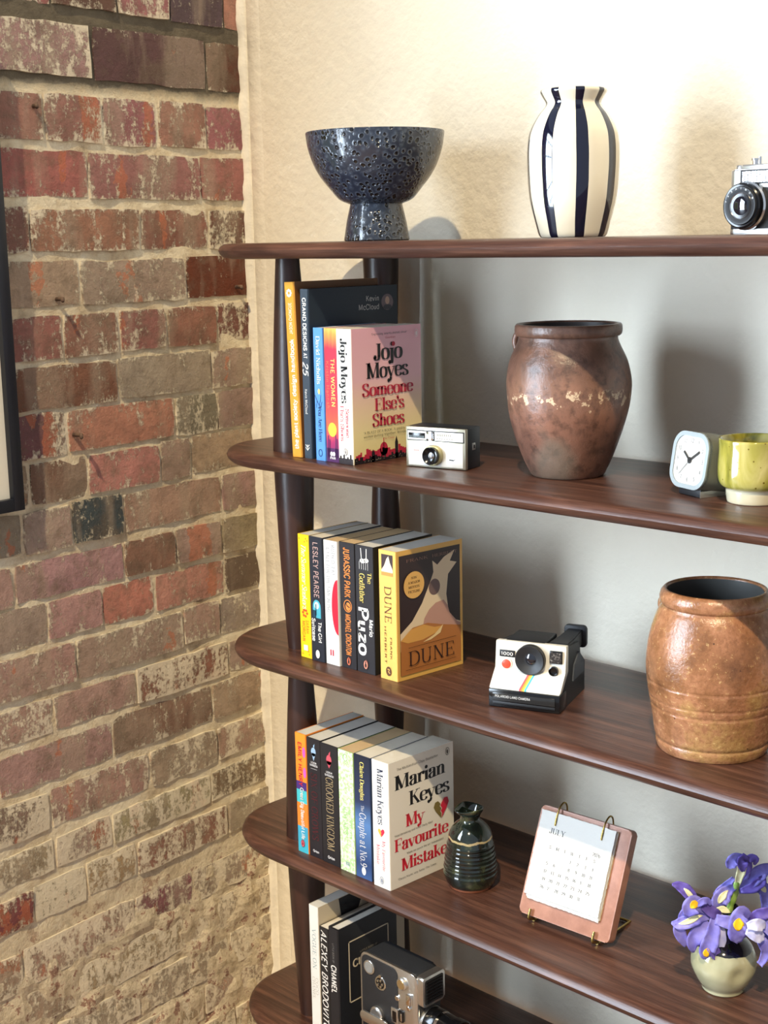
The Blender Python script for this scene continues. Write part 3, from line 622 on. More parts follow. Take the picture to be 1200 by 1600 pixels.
F.poly([(.157, .2195), (.160, .2235), (.165, .2245), (.169, .2245), (.174, .2235), (.177, .2195), (.172, .2165), (.162, .2165)]).build('portrait_roundel', ink((58, 60, 72)))
t, S, F = book('bright blue paperback book with white author lettering on its spine, upper row', .5130, -.3185, Z2, .0205, .198, .131, (84, 142, 214), spine=(86, 146, 220), group=GP)
down(S, 'David Nicholls', .06, .42, .0080, 'bold').build('spine_lettering', WHT)
down(S, 'You Are Here', .585, .855, .0074, 'bold', .55).build('spine_lettering', NAVY)
S.ell(.0105, S.h * .525, .0024, .0042, 14).build('spine_picture', ink((240, 214, 120)))
S.line([(.001, S.h * .50), (.006, S.h * .455), (.0105, S.h * .42), (.012, S.h * .38)], .0009).line([(.0105, S.h * .42), (.013, S.h * .46), (.0145, S.h * .50)], .0007).line([(.012, S.h * .40), (.017, S.h * .45)], .0007).line([(.006, S.h * .455), (.004, S.h * .40)], .0007).ring(.0105, S.h * .06, .0042, .0056, .0009).build('spine_picture', NAVY)
t, S, F = book('red and orange paperback book with a sunset on its spine, upper row', .5352, -.3175, Z2, .0275, .198, .131, (214, 52, 66), sm=gradm('sunset_spine', [(0, (70, 30, 90)), (.16, (160, 34, 90)), (.26, (236, 96, 60)), (.45, (226, 52, 72)), (.85, (222, 44, 70)), (.96, (244, 150, 70)), (1, (250, 180, 90))], noise_amt=.10), group=GP)
S.ell(.0138, S.h * .245, .0088, .0105, 24).build('spine_picture', ink((252, 206, 60)))
for u_, hh in ((.004, .20), (.007, .17), (.0195, .21), (.0225, .18)): S.rect(u_, S.h * .03, u_ + .0016, S.h * hh)
S.rect(.001, 0, .0265, S.h * .105).build('spine_picture', ink((74, 30, 84)))
S.ell(.0112, S.h * .062, .0028, .0034, 12).ell(.0162, S.h * .062, .0028, .0034, 12).text('PAN', .0138, S.h * .022, .0036, 'heavy', width=.012).build('spine_lettering', WHT)
down(S, 'THE WOMEN', .22, .585, .0078, 'sans', .66).build('spine_lettering', ink((250, 222, 120)))
down(S, 'Kristin Hannah', .24, .60, .0062, 'thin', .28).build('spine_lettering', ink((240, 140, 90)))
t, S, F = book('pink paperback book facing out with a city skyline cover, right end of upper row', .5640, -.320, Z2, .0310, .198, .147, (228, 220, 208), spine=(228, 224, 215), fm=gradm('pink_yellow_cover', [(0, (246, 226, 156)), (.22, (248, 230, 168)), (.42, (246, 214, 180)), (.62, (242, 192, 196)), (1, (240, 182, 196))]), group=GP)
down(S, 'Jojo Moyes', .07, .545, .0135, 'fat').build('spine_lettering', BLK)
down(down(S, 'Someone', .585, .80, .0070, 'bold', .66), "Else's Shoes", .565, .83, .0070, 'bold', .30).build('spine_lettering', RED)
S.rect(.001, 0, .030, .0085); [S.rect(a, .008, a + .003, .008 + bq) for a, bq in ((.003, .004), (.010, .006), (.018, .003), (.024, .007))]
S.build('spine_picture', ink((36, 26, 30))); oval_bird(S, .0155, .0185, .0052, ink((120, 110, 104)), ink((236, 230, 220)))
# skyline: red haze behind, black roofs in front
rs = random.Random(3); u = .004
while u < .140: hh = .010 + rs.random() * .011; wd = .003 + rs.random() * .004; F.rect(u, 0, min(u + wd, .1465), hh); u += wd * .9
F.ell(.063, .017, .0085, .0105, 20).rect(.0622, .020, .0638, .0335).build('front_picture', ink((206, 44, 74)))
u = .001
while u < .143: hh = .004 + rs.random() * .007; wd = .0028 + rs.random() * .004; F.rect(u, 0, min(u + wd, .1465), hh); u += wd * .92
for cu, hh in ((.040, .019), (.090, .034), (.138, .021)): F.poly([(cu - .0032, 0), (cu + .0032, 0), (cu + .0032, hh * .72), (cu, hh), (cu - .0032, hh * .72)])
F.build('front_picture', ink((34, 24, 28)))
for k in range(34): a = rs.uniform(.004, .142); q = rs.uniform(.001, .0055); F.rect(a, q, a + .0007, q + .0008)
F.build('front_picture', ink((236, 220, 190)))
F.text('Jojo', .0750, .1505, .0235, 'fat', width=.061).text('Moyes', .0735, .1240, .0225, 'fat', width=.088).build('front_lettering', BLK)
F.text('Someone', .0730, .0985, .0185, 'fat', width=.108).text("Else's", .0760, .0755, .0185, 'fat', width=.062).text('Shoes', .0730, .0525, .0185, 'fat', width=.068).build('front_lettering', RED)
F.ell(.0862, .1720, .0036, .0034, 12).text('Guardian', .080, .1808, .0028, 'tiny', width=.022).text('The Times', .073, .0310, .0030, 'tiny', width=.024).build('front_lettering', RED)
F.text("'Engrossing, smartly plotted, clever'", .078, .1868, .0030, 'tiny', width=.076).text("'A BLAST OF A BOOK. A giddily joyful", .073, .0430, .0036, 'tiny', width=.106).text('women pulling together. Wonderfully', .073, .0372, .0036, 'tiny', width=.106).build('front_lettering', BLK)
F.ring(.1355, .1850, .0042, .0062, .0008).ell(.1355, .1845, .0018, .0036, 12).build('publisher_mark', ink((236, 226, 226)))

# --- middle row (third shelf)
t, S, F = book('bright yellow paperback book with white script, left end of middle row', .4475, -.303, Z3, .0255, .199, .130, (236, 190, 30), spine=(248, 206, 28), group=GP, pages=PAPER_GREY)
down(S, 'The Summer Seekers', .07, .60, .0105, 'script').build('spine_lettering', WHT)
for a in range(6): S.ell(.0125 + .0048 * math.cos(a), S.h * .365 + .0052 * math.sin(a), .0026, .0022, 8)
down(down(S, 'SARAH', .69, .80, .0062, 'sans', .68), 'MORGAN', .70, .87, .0062, 'sans', .34).build('spine_lettering', ink((224, 84, 36)))
for (a, q) in ((.004, .965), (.019, .97), (.016, .945), (.022, .955), (.005, .03), (.020, .03), (.018, .055)): S.ell(a, S.h * q, .0012, .0014, 6)
S.build('spine_picture', ink((236, 130, 30))); S.rect(.008, S.h * .06, .0175, S.h * .105).build('publisher_mark', WHT)
t, S, F = book('dark navy paperback book with a lit teal archway on its spine, middle row', .4738, -.304, Z3, .0300, .199, .130, (30, 34, 44), spine=(36, 40, 50), group=GP)
down(S, 'LESLEY PEARSE', .04, .49, .0105, 'sans').build('spine_lettering', ink((206, 170, 160)))
S.poly([(.006, .070), (.024, .070), (.024, .088)] + [(.015 + .009 * math.cos(R(k * 20)), .088 + .011 * math.sin(R(k * 20))) for k in range(1, 9)] + [(.006, .088)]).build('spine_picture', ink((74, 170, 190)))
S.ell(.015, .090, .0055, .006, 14).build('spine_picture', ink((196, 226, 232))); S.rect(.006, .070, .0135, .082).rect(.0125, .074, .0145, .092).build('spine_picture', ink((26, 60, 80)))
down(down(S, 'The Girl', .675, .845, .0072, 'heavy', .72), 'Suitcase', .655, .84, .0072, 'heavy', .26).ell(.015, S.h * .058, .0046, .0068, 16).build('spine_lettering', WHT)
t, S, F = book('white paperback book with a red half disc on its spine, middle row', .5050, -.302, Z3, .0300, .197, .130, (222, 220, 216), spine=(226, 225, 222), group=GP, pages=PAPER_OLD)
down(down(S, 'RUTH OZEKI', .03, .27, .0072, 'tiny', .70), 'A TALE FOR THE TIME BEING', .05, .58, .0072, 'tiny', .30).build('spine_lettering', ink((104, 106, 112)))
S.poly([(.0294 - .0135 * math.sin(R(k * 9)), .0935 - .044 * math.cos(R(k * 9))) for k in range(21)]).rect(.010, .0145, .0125, .024).rect(.015, .0145, .0175, .024).build('spine_picture', ink((204, 30, 56)))
t, S, F = book('black paperback book with orange spine lettering and roundel, middle row', .5362, -.299, Z3, .0335, .198, .130, (26, 24, 26), spine=(38, 36, 40), group=GP, pages=PAPER_OLD)
down(down(S, 'JURASSIC PARK', .04, .435, .0120, 'heavy'), 'MICHAEL CRICHTON', .565, .895, .0110, 'heavy').ring(.0168, S.h * .50, .0090, .0100, .0014).ell(.0175, S.h * .495, .0055, .0068, 12).build('spine_lettering', ink((216, 132, 60)))
S.line([(.012, S.h * .525), (.016, S.h * .50), (.021, S.h * .49)], .0016).build('spine_picture', ink((30, 28, 30))); oval_bird(S, .0168, .0115, .0072, ink((30, 24, 24)), ink((232, 120, 84)))
t, S, F = book('thick black paperback book with white and yellow spine lettering, middle row', .5712, -.299, Z3, .0385, .198, .130, (24, 23, 26), spine=(40, 39, 43), group=GP, pages=PAPER_GREY)
for k in range(5): S.line([(.009 + .0045 * k, S.h * .815), (.009 + .0045 * k, S.h * (.875 + .012 * (k % 2)))], .0006)
S.ell(.016, S.h * .882, .0060, .0036, 12).ell(.024, S.h * .890, .0050, .0034, 12).line([(.014, S.h * .885), (.0125, S.h * .98)], .0014).line([(.024, S.h * .89), (.0245, S.h * .98)], .0014)
S.build('spine_picture', WHT); down(S, 'Puzo', .475, .865, .0205, 'heavy', .40).build('spine_lettering', WHT); down(S, 'Mario', .565, .70, .0078, 'heavy', .84).build('spine_lettering', WHT)
down(down(S, 'The', .20, .285, .0085, 'bold', .80), 'Godfather', .215, .445, .0110, 'bold', .38).build('spine_lettering', ink((226, 204, 110))); oval_bird(S, .0192, .0135, .0078, ink((40, 30, 30)), ink((236, 150, 124)))
t, S, F = book('golden paperback book facing out with a desert dune cover', .6220, -.300, Z3, .0355, .198, .134, (226, 178, 92), spine=(230, 184, 96), front=(226, 178, 92), group=GP, splay=.011, pages=PAPER_GREY)
S.rect(.006, .160, .0295, .192).build('spine_picture', ink((58, 40, 40))); S.poly([(.006, .168), (.012, .175), (.017, .186), (.021, .190), (.024, .180), (.0295, .170), (.0295, .160), (.006, .160)]).build('spine_picture', ink((232, 212, 180))); S.rect(.006, .160, .0295, .1655).build('spine_picture', ink((220, 140, 70)))
down(S, 'DUNE', .27, .56, .0135, 'roman', .52); down(S, 'FRANK', .66, .84, .0036, 'sans', .66); down(S, 'HERBERT', .58, .88, .0036, 'sans', .34).ell(.0178, .0135, .0058, .0074, 16).build('spine_lettering', ink((96, 60, 34)))
S.line([(.0155, .0165), (.0195, .0165), (.0175, .0125), (.0205, .0105)], .0015).build('publisher_mark', ink((230, 184, 96)))
F.rect(.0055, .0075, .1290, .1905).build('front_picture', ink((50, 34, 34)))
F.poly([(.006, .072), (.030, .088), (.050, .112), (.066, .140), (.074, .156), (.072, .174), (.082, .166), (.096, .176), (.118, .184), (.108, .168), (.122, .164), (.104, .148), (.100, .118), (.104, .092), (.114, .076), (.129, .070), (.129, .045), (.006, .045)]).build('front_picture', ink((226, 204, 170)))
F.ell(.0755, .133, .0115, .0125, 24).build('front_picture', ink((112, 88, 84)))
F.poly([(.052 + .0005 * k, .0) for k in ()] + [(.050, .074), (.054, .088), (.064, .100), (.078, .108), (.094, .110), (.102, .100), (.106, .088), (.122, .071), (.129, .068), (.129, .050), (.050, .050)]).build('front_picture', ink((188, 144, 128)))
F.poly([(.006, .062), (.030, .078), (.060, .080), (.090, .072), (.129, .064), (.129, .0075), (.0055, .0075)]).build('front_picture', ink((176, 112, 56)))
F.poly([(.006, .062), (.026, .076), (.052, .079), (.074, .071), (.092, .070), (.080, .062), (.050, .056), (.020, .056)]).build('front_picture', ink((216, 160, 82)))
F.poly([(.092, .0725), (.086, .060), (.066, .053), (.050, .052), (.074, .060)]).build('front_picture', ink((232, 204, 150)))
F.ell(.0335, .1435, .0205, .0205, 30).build('front_picture', ink((226, 178, 100)))
F.text('NOW', .0335, .1530, .0036, 'bold', width=.012).text('A MAJOR', .0335, .1460, .0036, 'bold', width=.024).text('MOTION', .0335, .1390, .0036, 'bold', width=.022).text('PICTURE', .0335, .1320, .0036, 'bold', width=.024).build('front_lettering', ink((60, 40, 34)))
F.text('FRANK', .040, .1795, .0044, 'roman', width=.044).text('HERBERT', .096, .1795, .0044, 'roman', width=.052).build('front_lettering', ink((150, 112, 96)))
F.text('DUNE', .0675, .0205, .0220, 'roman', width=.096).rect(.020, .0485, .118, .0491).rect(.014, .0150, .118, .0156).build('front_lettering', ink((52, 30, 24)))

# --- lower row (fourth shelf)
t, S, F = book('orange and cyan paperback book with colour blocks, left end of lower row', .4465, -.3215, Z4, .0250, .202, .130, (240, 140, 50), sm=gradm('colour_block_spine', [(0, (64, 176, 196)), (.22, (60, 160, 200)), (.221, (240, 134, 50)), (.42, (240, 134, 50)), (.421, (70, 190, 200)), (.53, (70, 190, 200)), (.531, (70, 44, 120)), (.60, (70, 44, 120)), (.601, (246, 142, 44)), (1, (246, 150, 50))]), group=GP, pages=PAPER_GREY)
S.ell(.0205, .172, .0035, .009, 14).ell(.021, .138, .0035, .009, 14).build('spine_picture', ink((232, 90, 190)))
down(S, 'EMILY HENRY', .07, .44, .0082, 'heavy', .45).build('spine_lettering', ink((206, 44, 52)))
down(S, 'Great Big Beautiful Life', .45, .885, .0072, 'heavy', .55).build('spine_lettering', WHT); oval_bird(S, .0125, .016, .0062, ink((130, 40, 50)), ink((232, 110, 130)))
t, S, F = book('black paperback book with a blue crest and dark red spine lettering', .4727, -.3205, Z4, .0315, .200, .130, (24, 22, 26), spine=(36, 34, 39), group=GP, pages=PAPER_GREY)
S.ell(.016, .178, .0055, .0075, 14).poly([(.011, .176), (.016, .163), (.021, .176)]).poly([(.0155, .188), (.019, .192), (.018, .184)]).build('spine_emblem', ink((150, 180, 210)))
S.text('LEIGH', .016, .1585, .0030, 'heavy', width=.013).text('BARDUGO', .016, .1540, .0030, 'heavy', width=.018).rect(.009, .1495, .023, .1499).text('Orion', .016, .0085, .0040, 'heavy', width=.014).build('spine_lettering', ink((222, 220, 220)))
down(S, 'SIX OF CROWS', .285, .86, .0140, 'roman').build('spine_lettering', ink((92, 28, 36)))
t, S, F = book('black paperback book with a pink crest and gold spine lettering', .5052, -.3215, Z4, .0400, .199, .130, (26, 25, 27), spine=(34, 33, 36), group=GP, pages=PAPER_GREY)
S.ell(.020, .174, .0058, .0085, 14).poly([(.014, .172), (.020, .160), (.026, .172)]).poly([(.0195, .184), (.0235, .189), (.0225, .180)]).build('spine_emblem', ink((206, 84, 98)))
S.text('LEIGH', .020, .1520, .0030, 'heavy', width=.014).text('BARDUGO', .020, .1470, .0030, 'heavy', width=.020).text('Orion', .020, .0085, .0044, 'heavy', width=.016).build('spine_lettering', ink((222, 220, 220)))
down(S, 'CROOKED KINGDOM', .27, .885, .0160, 'roman').build('spine_lettering', ink((176, 156, 118)))
m, nt, b = newmat('leafy_spine'); tc = N(nt, 'ShaderNodeTexCoord'); vo = N(nt, 'ShaderNodeTexNoise', i_Scale=160.0, i_Detail=5.0); nt.links.new(tc.outputs['Object'], vo.inputs['Vector'])
nt.links.new(ramp(nt, vo.outputs['Fac'], [(.45, (232, 238, 214)), (.58, (164, 208, 132)), (.7, (222, 234, 204))]), b.inputs['Base Color']); b.inputs['Roughness'].default_value = .4
t, S, F = book('pale green and white leaf patterned paperback book, lower row', .5468, -.3225, Z4, .0335, .199, .130, (150, 178, 110), sm=m, group=GP, pages=PAPER_OLD)
down(down(S, 'THE SECRETS OF', .47, .72, .0062, 'roman', .72), 'HAPPINESS', .46, .70, .0090, 'roman', .42).ring(.0165, .188, .0050, .0062, .0012).build('spine_lettering', ink((124, 176, 92)))
S.text('88', .017, .0105, .0060, 'sans').build('publisher_mark', ink((120, 150, 170)))
t, S, F = book('deep blue paperback book with white and yellow spine lettering, lower row', .5822, -.3230, Z4, .0350, .200, .130, (34, 48, 76), sm=gradm('night_blue_spine', [(0, (60, 90, 140)), (.12, (40, 64, 110)), (.45, (84, 124, 176)), (.62, (40, 52, 84)), (1, (26, 32, 48))]), group=GP)
down(S, 'Claire Douglas', .05, .36, .0085, 'bold').build('spine_lettering', ink((236, 222, 120)))
down(down(S, 'The', .40, .45, .0062, 'roman'), 'Couple at No.9', .46, .905, .0140, 'roman').ell(.0175, .0125, .0045, .0068, 16).build('spine_lettering', WHT)
t, S, F = book('white paperback book facing out with black and red titles and a broken heart', .6245, -.3265, Z4, .0355, .203, .138, (224, 218, 206), spine=(226, 224, 217), front=(232, 226, 212), group=GP, splay=.006)
down(S, 'Marian Keyes', .06, .50, .0125, 'bold').build('spine_lettering', NAVY)
def heart(P, u, v, s, m1, m2):
    P.poly([(u, v - s), (u - s * .75, v - s * .1), (u - s, v + s * .35), (u - s * .8, v + s * .8), (u - s * .4, v + s * .85), (u - s * .06, v + s * .5), (u - s * .2, v + s * .3), (u + s * .04, v), (u - s * .14, v - s * .25), (u + s * .05, v - s * .5)]).build('heart_picture', m1)
    P.poly([(u + s * .04, v - s), (u + s * .8, v - s * .05), (u + s * 1.06, v + s * .45), (u + s * .9, v + s * .95), (u + s * .45, v + s * 1.0), (u + s * .1, v + s * .62), (u - s * .08, v + s * .32), (u + s * .14, v), (u - s * .04, v - s * .25), (u + s * .14, v - s * .5)]).build('heart_picture', m2)
heart(S, .018, .0890, .0068, ink((206, 170, 60)), ink((210, 40, 70)))
down(down(S, 'My Favourite', .62, .86, .0066, 'roman', .66), 'Mistake', .66, .82, .0066, 'roman', .32).build('spine_lettering', ink((214, 80, 104))); S.ring(.018, .0125, .0040, .0062, .0008).ell(.018, .012, .0016, .0036, 10).build('publisher_mark', ink((140, 150, 170)))
F.text('Marian', .0660, .1570, .0225, 'fat', width=.107).text('Keyes', .0850, .1255, .0225, 'fat', width=.086).build('front_lettering', BLK)
F.text('My', .0530, .0930, .0200, 'fat', width=.038).text('Favourite', .0670, .0590, .0198, 'fat', width=.115).text('Mistake', .0725, .0245, .0198, 'fat', width=.098).build('front_lettering', ink((204, 40, 58)))
F.text('The Multimillion-Copy Bestseller', .060, .1875, .0040, 'tiny', width=.088).text("'Heartbreaking and wise' Daily Mail", .050, .0835, .0032, 'tiny', width=.082).text("'Made me punch the air' Independent", .074, .0490, .0032, 'tiny', width=.080).text("'Classic Keyes, very funny' The Times", .056, .0120, .0032, 'tiny', width=.082).build('front_lettering', ink((60, 54, 52)))
heart(F, .109, .1010, .0160, ink((120, 104, 52)), ink((200, 30, 58))); F.ring(.124, .1905, .0044, .0064, .0008).ell(.124, .190, .0017, .0036, 12).build('publisher_mark', ink((90, 84, 80)))

# --- bottom row (fifth shelf)
t, S, F = book('tall white book with grey spine lettering, bottom shelf', .4665, -.321, Z5, .0215, .237, .200, (216, 212, 202), spine=(226, 226, 222), front=(204, 192, 168), group=GP, pages=PAPER_GREY)
down(S, 'VOGUE ON', .17, .47, .0085, 'roman').build('spine_lettering', ink((120, 146, 150)))
down(down(S, 'COCO', .53, .66, .0060, 'light', .70), 'CHANEL', .53, .70, .0060, 'light', .34).build('spine_lettering', ink((156, 150, 136)))
F.poly([(.052, .200), (.060, .196), (.066, .190), (.076, .190), (.088, .200), (.096, .216), (.112, .236), (.046, .236)]).build('front_picture', ink((30, 30, 34)))
F.poly([(.098, .196), (.118, .204), (.140, .206), (.16, .236), (.116, .236), (.100, .214)]).build('front_picture', ink((190, 176, 158))); F.line([(.116, .218), (.122, .221), (.128, .219)], .0016).line([(.138, .221), (.144, .224), (.150, .222)], .0016).build('front_picture', ink((50, 44, 42)))
t, S, F = book('black book with large white italic spine lettering, bottom shelf', .4895, -.3205, Z5, .0215, .206, .150, (26, 26, 28), spine=(36, 36, 38), group=GP)
down(S, 'ALEXEY BRODOVITCH', .02, .93, .0125, 'bi').build('spine_lettering', WHT)
t, S, F = book('black hardback book with a cream framed title panel, right end of bottom row', .5125, -.3225, Z5, .0230, .214, .134, (26, 27, 32), spine=(30, 31, 36), front=(34, 36, 42), group=GP, hard=True, pages=PAPER_GREY)
down(S, 'CHANEL', .30, .53, .0110, 'heavy').build('spine_lettering', WHT); down(S, 'LITTLE BOOK OF', .12, .28, .0036, 'thin').build('spine_lettering', ink((170, 168, 164)))
for a in ((.022, .078, .0242, .186), (.112, .078, .1142, .186), (.022, .078, .1142, .0802), (.022, .1838, .1142, .186)): F.rect(*a)
F.text('CHANEL', .068, .138, .0125, 'heavy', width=.074).text('LITTLE BOOK OF', .068, .158, .0030, 'thin', width=.04).build('front_lettering', ink((222, 210, 184)))

# ------------------------------------------------------------------ picture frame on the bricks
FRB = mat('black_frame', (26, 30, 40), .4)
fr = thing('picture_frame', 'black framed picture with a pale mount hanging on the brick wall', 'picture'); fr.rotation_euler = (0, 0, WALL_ROT); fr.location = wmat @ Vector((0, .009, 0))
a0, a1, b0, b1, bw = .563, 1.10, 1.201, 1.94, .0205
for q in ((a0, a0 + bw, b0, b1), (a1 - bw, a1, b0, b1), (a0 + bw, a1 - bw, b0, b0 + bw), (a0 + bw, a1 - bw, b1 - bw, b1)): box('frame_moulding', (q[0], q[1], 0, .021, q[2], q[3]), FRB, fr, .0012)
box('mount_board', (a0 + bw, a1 - bw, .002, .010, b0 + bw, b1 - bw), mat('mount_card', (236, 230, 212), .8), fr)
box('print', (a0 + .075, a1 - .075, .0101, .0108, b0 + .09, b1 - .09), mat('art_print', (206, 204, 70), .6, var=((110, 150, 90), 9, .4, .6)), fr)

# ------------------------------------------------------------------ top shelf
T1 = SH[1] + .0003
m, nt, b = newmat('cratered_glaze')
tc = N(nt, 'ShaderNodeTexCoord'); nz_ = N(nt, 'ShaderNodeTexNoise', i_Scale=60.0, i_Detail=2.0); nt.links.new(tc.outputs['Object'], nz_.inputs['Vector'])
dv = N(nt, 'ShaderNodeVectorMath', operation='MULTIPLY_ADD'); nt.links.new(nz_.outputs['Color'], dv.inputs[0]); dv.inputs[1].default_value = (.006, .006, .006); nt.links.new(tc.outputs['Object'], dv.inputs[2])
vo = N(nt, 'ShaderNodeTexVoronoi', i_Scale=118.0, i_Randomness=1.0); nt.links.new(dv.outputs[0], vo.inputs['Vector'])
d = vo.outputs['Distance']
nt.links.new(ramp(nt, d, [(.0, (10, 11, 14)), (.33, (14, 15, 20)), (.40, (80, 87, 99)), (.50, (54, 61, 73)), (.75, (38, 44, 57))]), b.inputs['Base Color'])
b.inputs['Roughness'].default_value = .22; b.inputs['Coat Weight'].default_value = .4
bp = N(nt, 'ShaderNodeBump', i_Strength=.8, i_Distance=.0022); nt.links.new(ramp(nt, d, [(.2, (0, 0, 0, 1)), (.42, (1, 1, 1, 1)), (.6, (.75, .75, .75, 1))]), bp.inputs['Height']); nt.links.new(bp.outputs[0], b.inputs['Normal'])
bowl = thing('footed_bowl', 'dark blue grey footed bowl with a cratered glaze on the top shelf', 'bowl', (.523, -.19, T1))
outer = [(r, z) for r, z in spl([(.0400, .0545), (.0560, .0620), (.0690, .0770), (.0840, .0960), (.0945, .1160), (.1015, .1380), (.1045, .1585)], 5)]
lathe('bowl', [(0, .056)] + [(.036, .0545)] + [tuple(p) for p in outer] + [(.1038, .1602), (.1018, .1596)] + [(r - .005, z + .003) for r, z in outer[::-1][3:]] + [(0, .062)], MATS['cratered_glaze'], bowl, 96, sharp=60)
lathe('foot', [(0, 0), (.048, 0), (.0500, .0015), (.0496, .004), (.0455, .028), (.0405, .050), (.0392, .0555), (0, .0555)], MATS['cratered_glaze'], bowl, 72, sharp=50)

m, nt, b = newmat('striped_glaze'); tc = N(nt, 'ShaderNodeTexCoord'); sp = N(nt, 'ShaderNodeSeparateXYZ'); nt.links.new(tc.outputs['Object'], sp.inputs[0])
ang = mth(nt, 'ARCTAN2', sp.outputs['Y'], sp.outputs['X'])
wz = N(nt, 'ShaderNodeTexNoise', i_Scale=18.0, i_Detail=1.0); nt.links.new(tc.outputs['Object'], wz.inputs['Vector'])
ph = mth(nt, 'ADD', mth(nt, 'MULTIPLY', ang, 8 / (2 * math.pi)), mth(nt, 'MULTIPLY', wz.outputs['Fac'], .06))
fr_ = mth(nt, 'ABSOLUTE', mth(nt, 'SUBTRACT', mth(nt, 'FRACT', mth(nt, 'ADD', ph, 8.0 + .40)), .5))
nt.links.new(mixc(nt, mth(nt, 'LESS_THAN', fr_, .172), lin((232, 221, 196)), lin((14, 17, 38))), b.inputs['Base Color']); b.inputs['Roughness'].default_value = .08; b.inputs['Coat Weight'].default_value = .5
vase = thing('striped_vase', 'cream ceramic vase with navy vertical stripes on the top shelf', 'vase', (.893, -.19, T1))
vp = spl([(.0405, .0), (.0440, .0015), (.0480, .012), (.0580, .053), (.0612, .100), (.0600, .1275), (.0560, .142), (.0470, .158), (.0390, .1675), (.0364, .1735), (.0405, .181), (.0438, .1868), (.0436, .1898)], 5)
lathe('vase_body', [(0, .0)] + [tuple(p) for p in vp] + [(.0420, .1912), (.0400, .1900)] + [(max(r - .0045, .01), z) for r, z in [tuple(p) for p in vp][::-1][4:-6]] + [(0, .006)], MATS['striped_glaze'], vase, 96)

CHROME = mat('satin_chrome', (206, 204, 200), .28, .95); CHROME2 = mat('bright_chrome', (225, 225, 225), .12, 1.0)
LEATHER = mat('black_leatherette', (26, 26, 28), .65, bump=(700, .6, .0006)); GBLK = mat('gloss_black', (14, 14, 16), .16); MBLK = mat('matt_black_plastic', (28, 29, 32), .5)
GLASS = mat('lens_glass', (18, 20, 30), .03, coat=1)
def lens_rings(parent, c, axis, rings):
    """turned rings along an axis: (name, material, profile [(r, h)...])"""
    ax = Vector(axis).normalized(); q = ax.to_track_quat('Z', 'Y').to_matrix().to_4x4(); q.translation = c
    for nm, mm, pr in rings: lathe(nm, pr, mm, parent, 48, M=q, sharp=35)
rc = thing('rangefinder_camera', 'silver and black vintage rangefinder camera at the right of the top shelf', 'camera', (1.143, -.215, T1), -6)
prism('camera_body', rrect(0, .108, 0, .031, .010), .006, .054, LEATHER, rc)
prism('bottom_plate', rrect(-.0005, .1085, -.0005, .0315, .010), 0, .006, CHROME, rc, bev=.0012)
prism('top_plate', rrect(-.0005, .1085, -.0005, .0315, .010), .054, .0755, CHROME, rc, bev=.0018)
box('top_cover', (.018, .095, .001, .030, .0752, .081), CHROME, rc, .0015)
lathe('winding_dial', [(0, .0755), (.0085, .0755), (.0085, .080), (.0078, .081), (0, .081)], CHROME, rc, 32, M=Matrix.Translation((.009, .016, 0)), sharp=35)
lathe('shutter_button', [(0, .081), (.004, .081), (.004, .0855), (.0055, .0857), (.0055, .088), (.0048, .0885), (0, .0885)], CHROME2, rc, 24, M=Matrix.Translation((.0285, .014, 0)), sharp=35)
lathe('shutter_button', [(0, .081), (.0026, .081), (.0026, .090), (0, .0905)], CHROME2, rc, 20, M=Matrix.Translation((.033, .016, 0)), sharp=35)
box('meter_window', (.0185, .085, -.0022, .002, .0580, .0745), MBLK, rc, .0006)
bm = bmesh.new()
for i in range(11):
    for j in range(6): bx(bm, .0225 + i * .0042, .0255 + i * .0042, -.0034, -.002, .0600 + j * .0022, .0616 + j * .0022)
bmo('meter_grid', bm, CHROME2, rc)
lens_rings(rc, (.0300, 0, .0330), (0, -1, 0), [('lens_mount', CHROME2, [(0, 0), (.0285, 0), (.0285, .006), (.0265, .0075), (0, .0075)]), ('focus_ring', GBLK, [(0, .007), (.0265, .007), (.0265, .014), (.0250, .0155), (.0232, .0150), (0, .015)]), ('lens_barrel', MBLK, [(.0232, .014), (.0218, .0175), (.0195, .0175), (.0150, .0145), (.0130, .0140), (0, .014)]), ('trim_ring', CHROME2, [(.0158, .0150), (.0153, .0158), (.0146, .0152)]), ('front_element', GLASS, [(.0130, .0142), (.009, .0158), (.004, .0166), (0, .0168)])])
P = Print(rc, (.0300, -.0177, .0330), (1, 0, 0), (0, 0, 1))
for i, ch in enumerate('YASHINON'):
    a = R(165 - i * 20); P.text(ch, .0190 * math.cos(a) , .0190 * math.sin(a), .0022, 'sans', rot=math.degrees(a) - 90)
P.build('lens_lettering', WHT)

# ------------------------------------------------------------------ second shelf
m, nt, b = newmat('salt_glazed_brown'); tc = N(nt, 'ShaderNodeTexCoord'); n1 = N(nt, 'ShaderNodeTexNoise', i_Scale=9.0, i_Detail=8.0, i_Roughness=.65); nt.links.new(tc.outputs['Object'], n1.inputs['Vector'])
n2 = N(nt, 'ShaderNodeTexNoise', i_Scale=70.0, i_Detail=6.0, i_Roughness=.7); nt.links.new(tc.outputs['Object'], n2.inputs['Vector']); sp = N(nt, 'ShaderNodeSeparateXYZ'); nt.links.new(tc.outputs['Object'], sp.inputs[0])
c1 = ramp(nt, n1.outputs['Fac'], [(.32, (58, 42, 36)), (.48, (104, 74, 60)), (.60, (140, 98, 78)), (.72, (150, 118, 98))])
zb = mth(nt, 'MULTIPLY', sp.outputs['Z'], 4.8); band = ramp(nt, zb, [(0, (78, 54, 50)), (.2, (98, 68, 58)), (.38, (156, 108, 88)), (.60, (150, 110, 88)), (.76, (104, 76, 64)), (1, (96, 72, 60))])
c1 = mixc(nt, .50, c1, band)
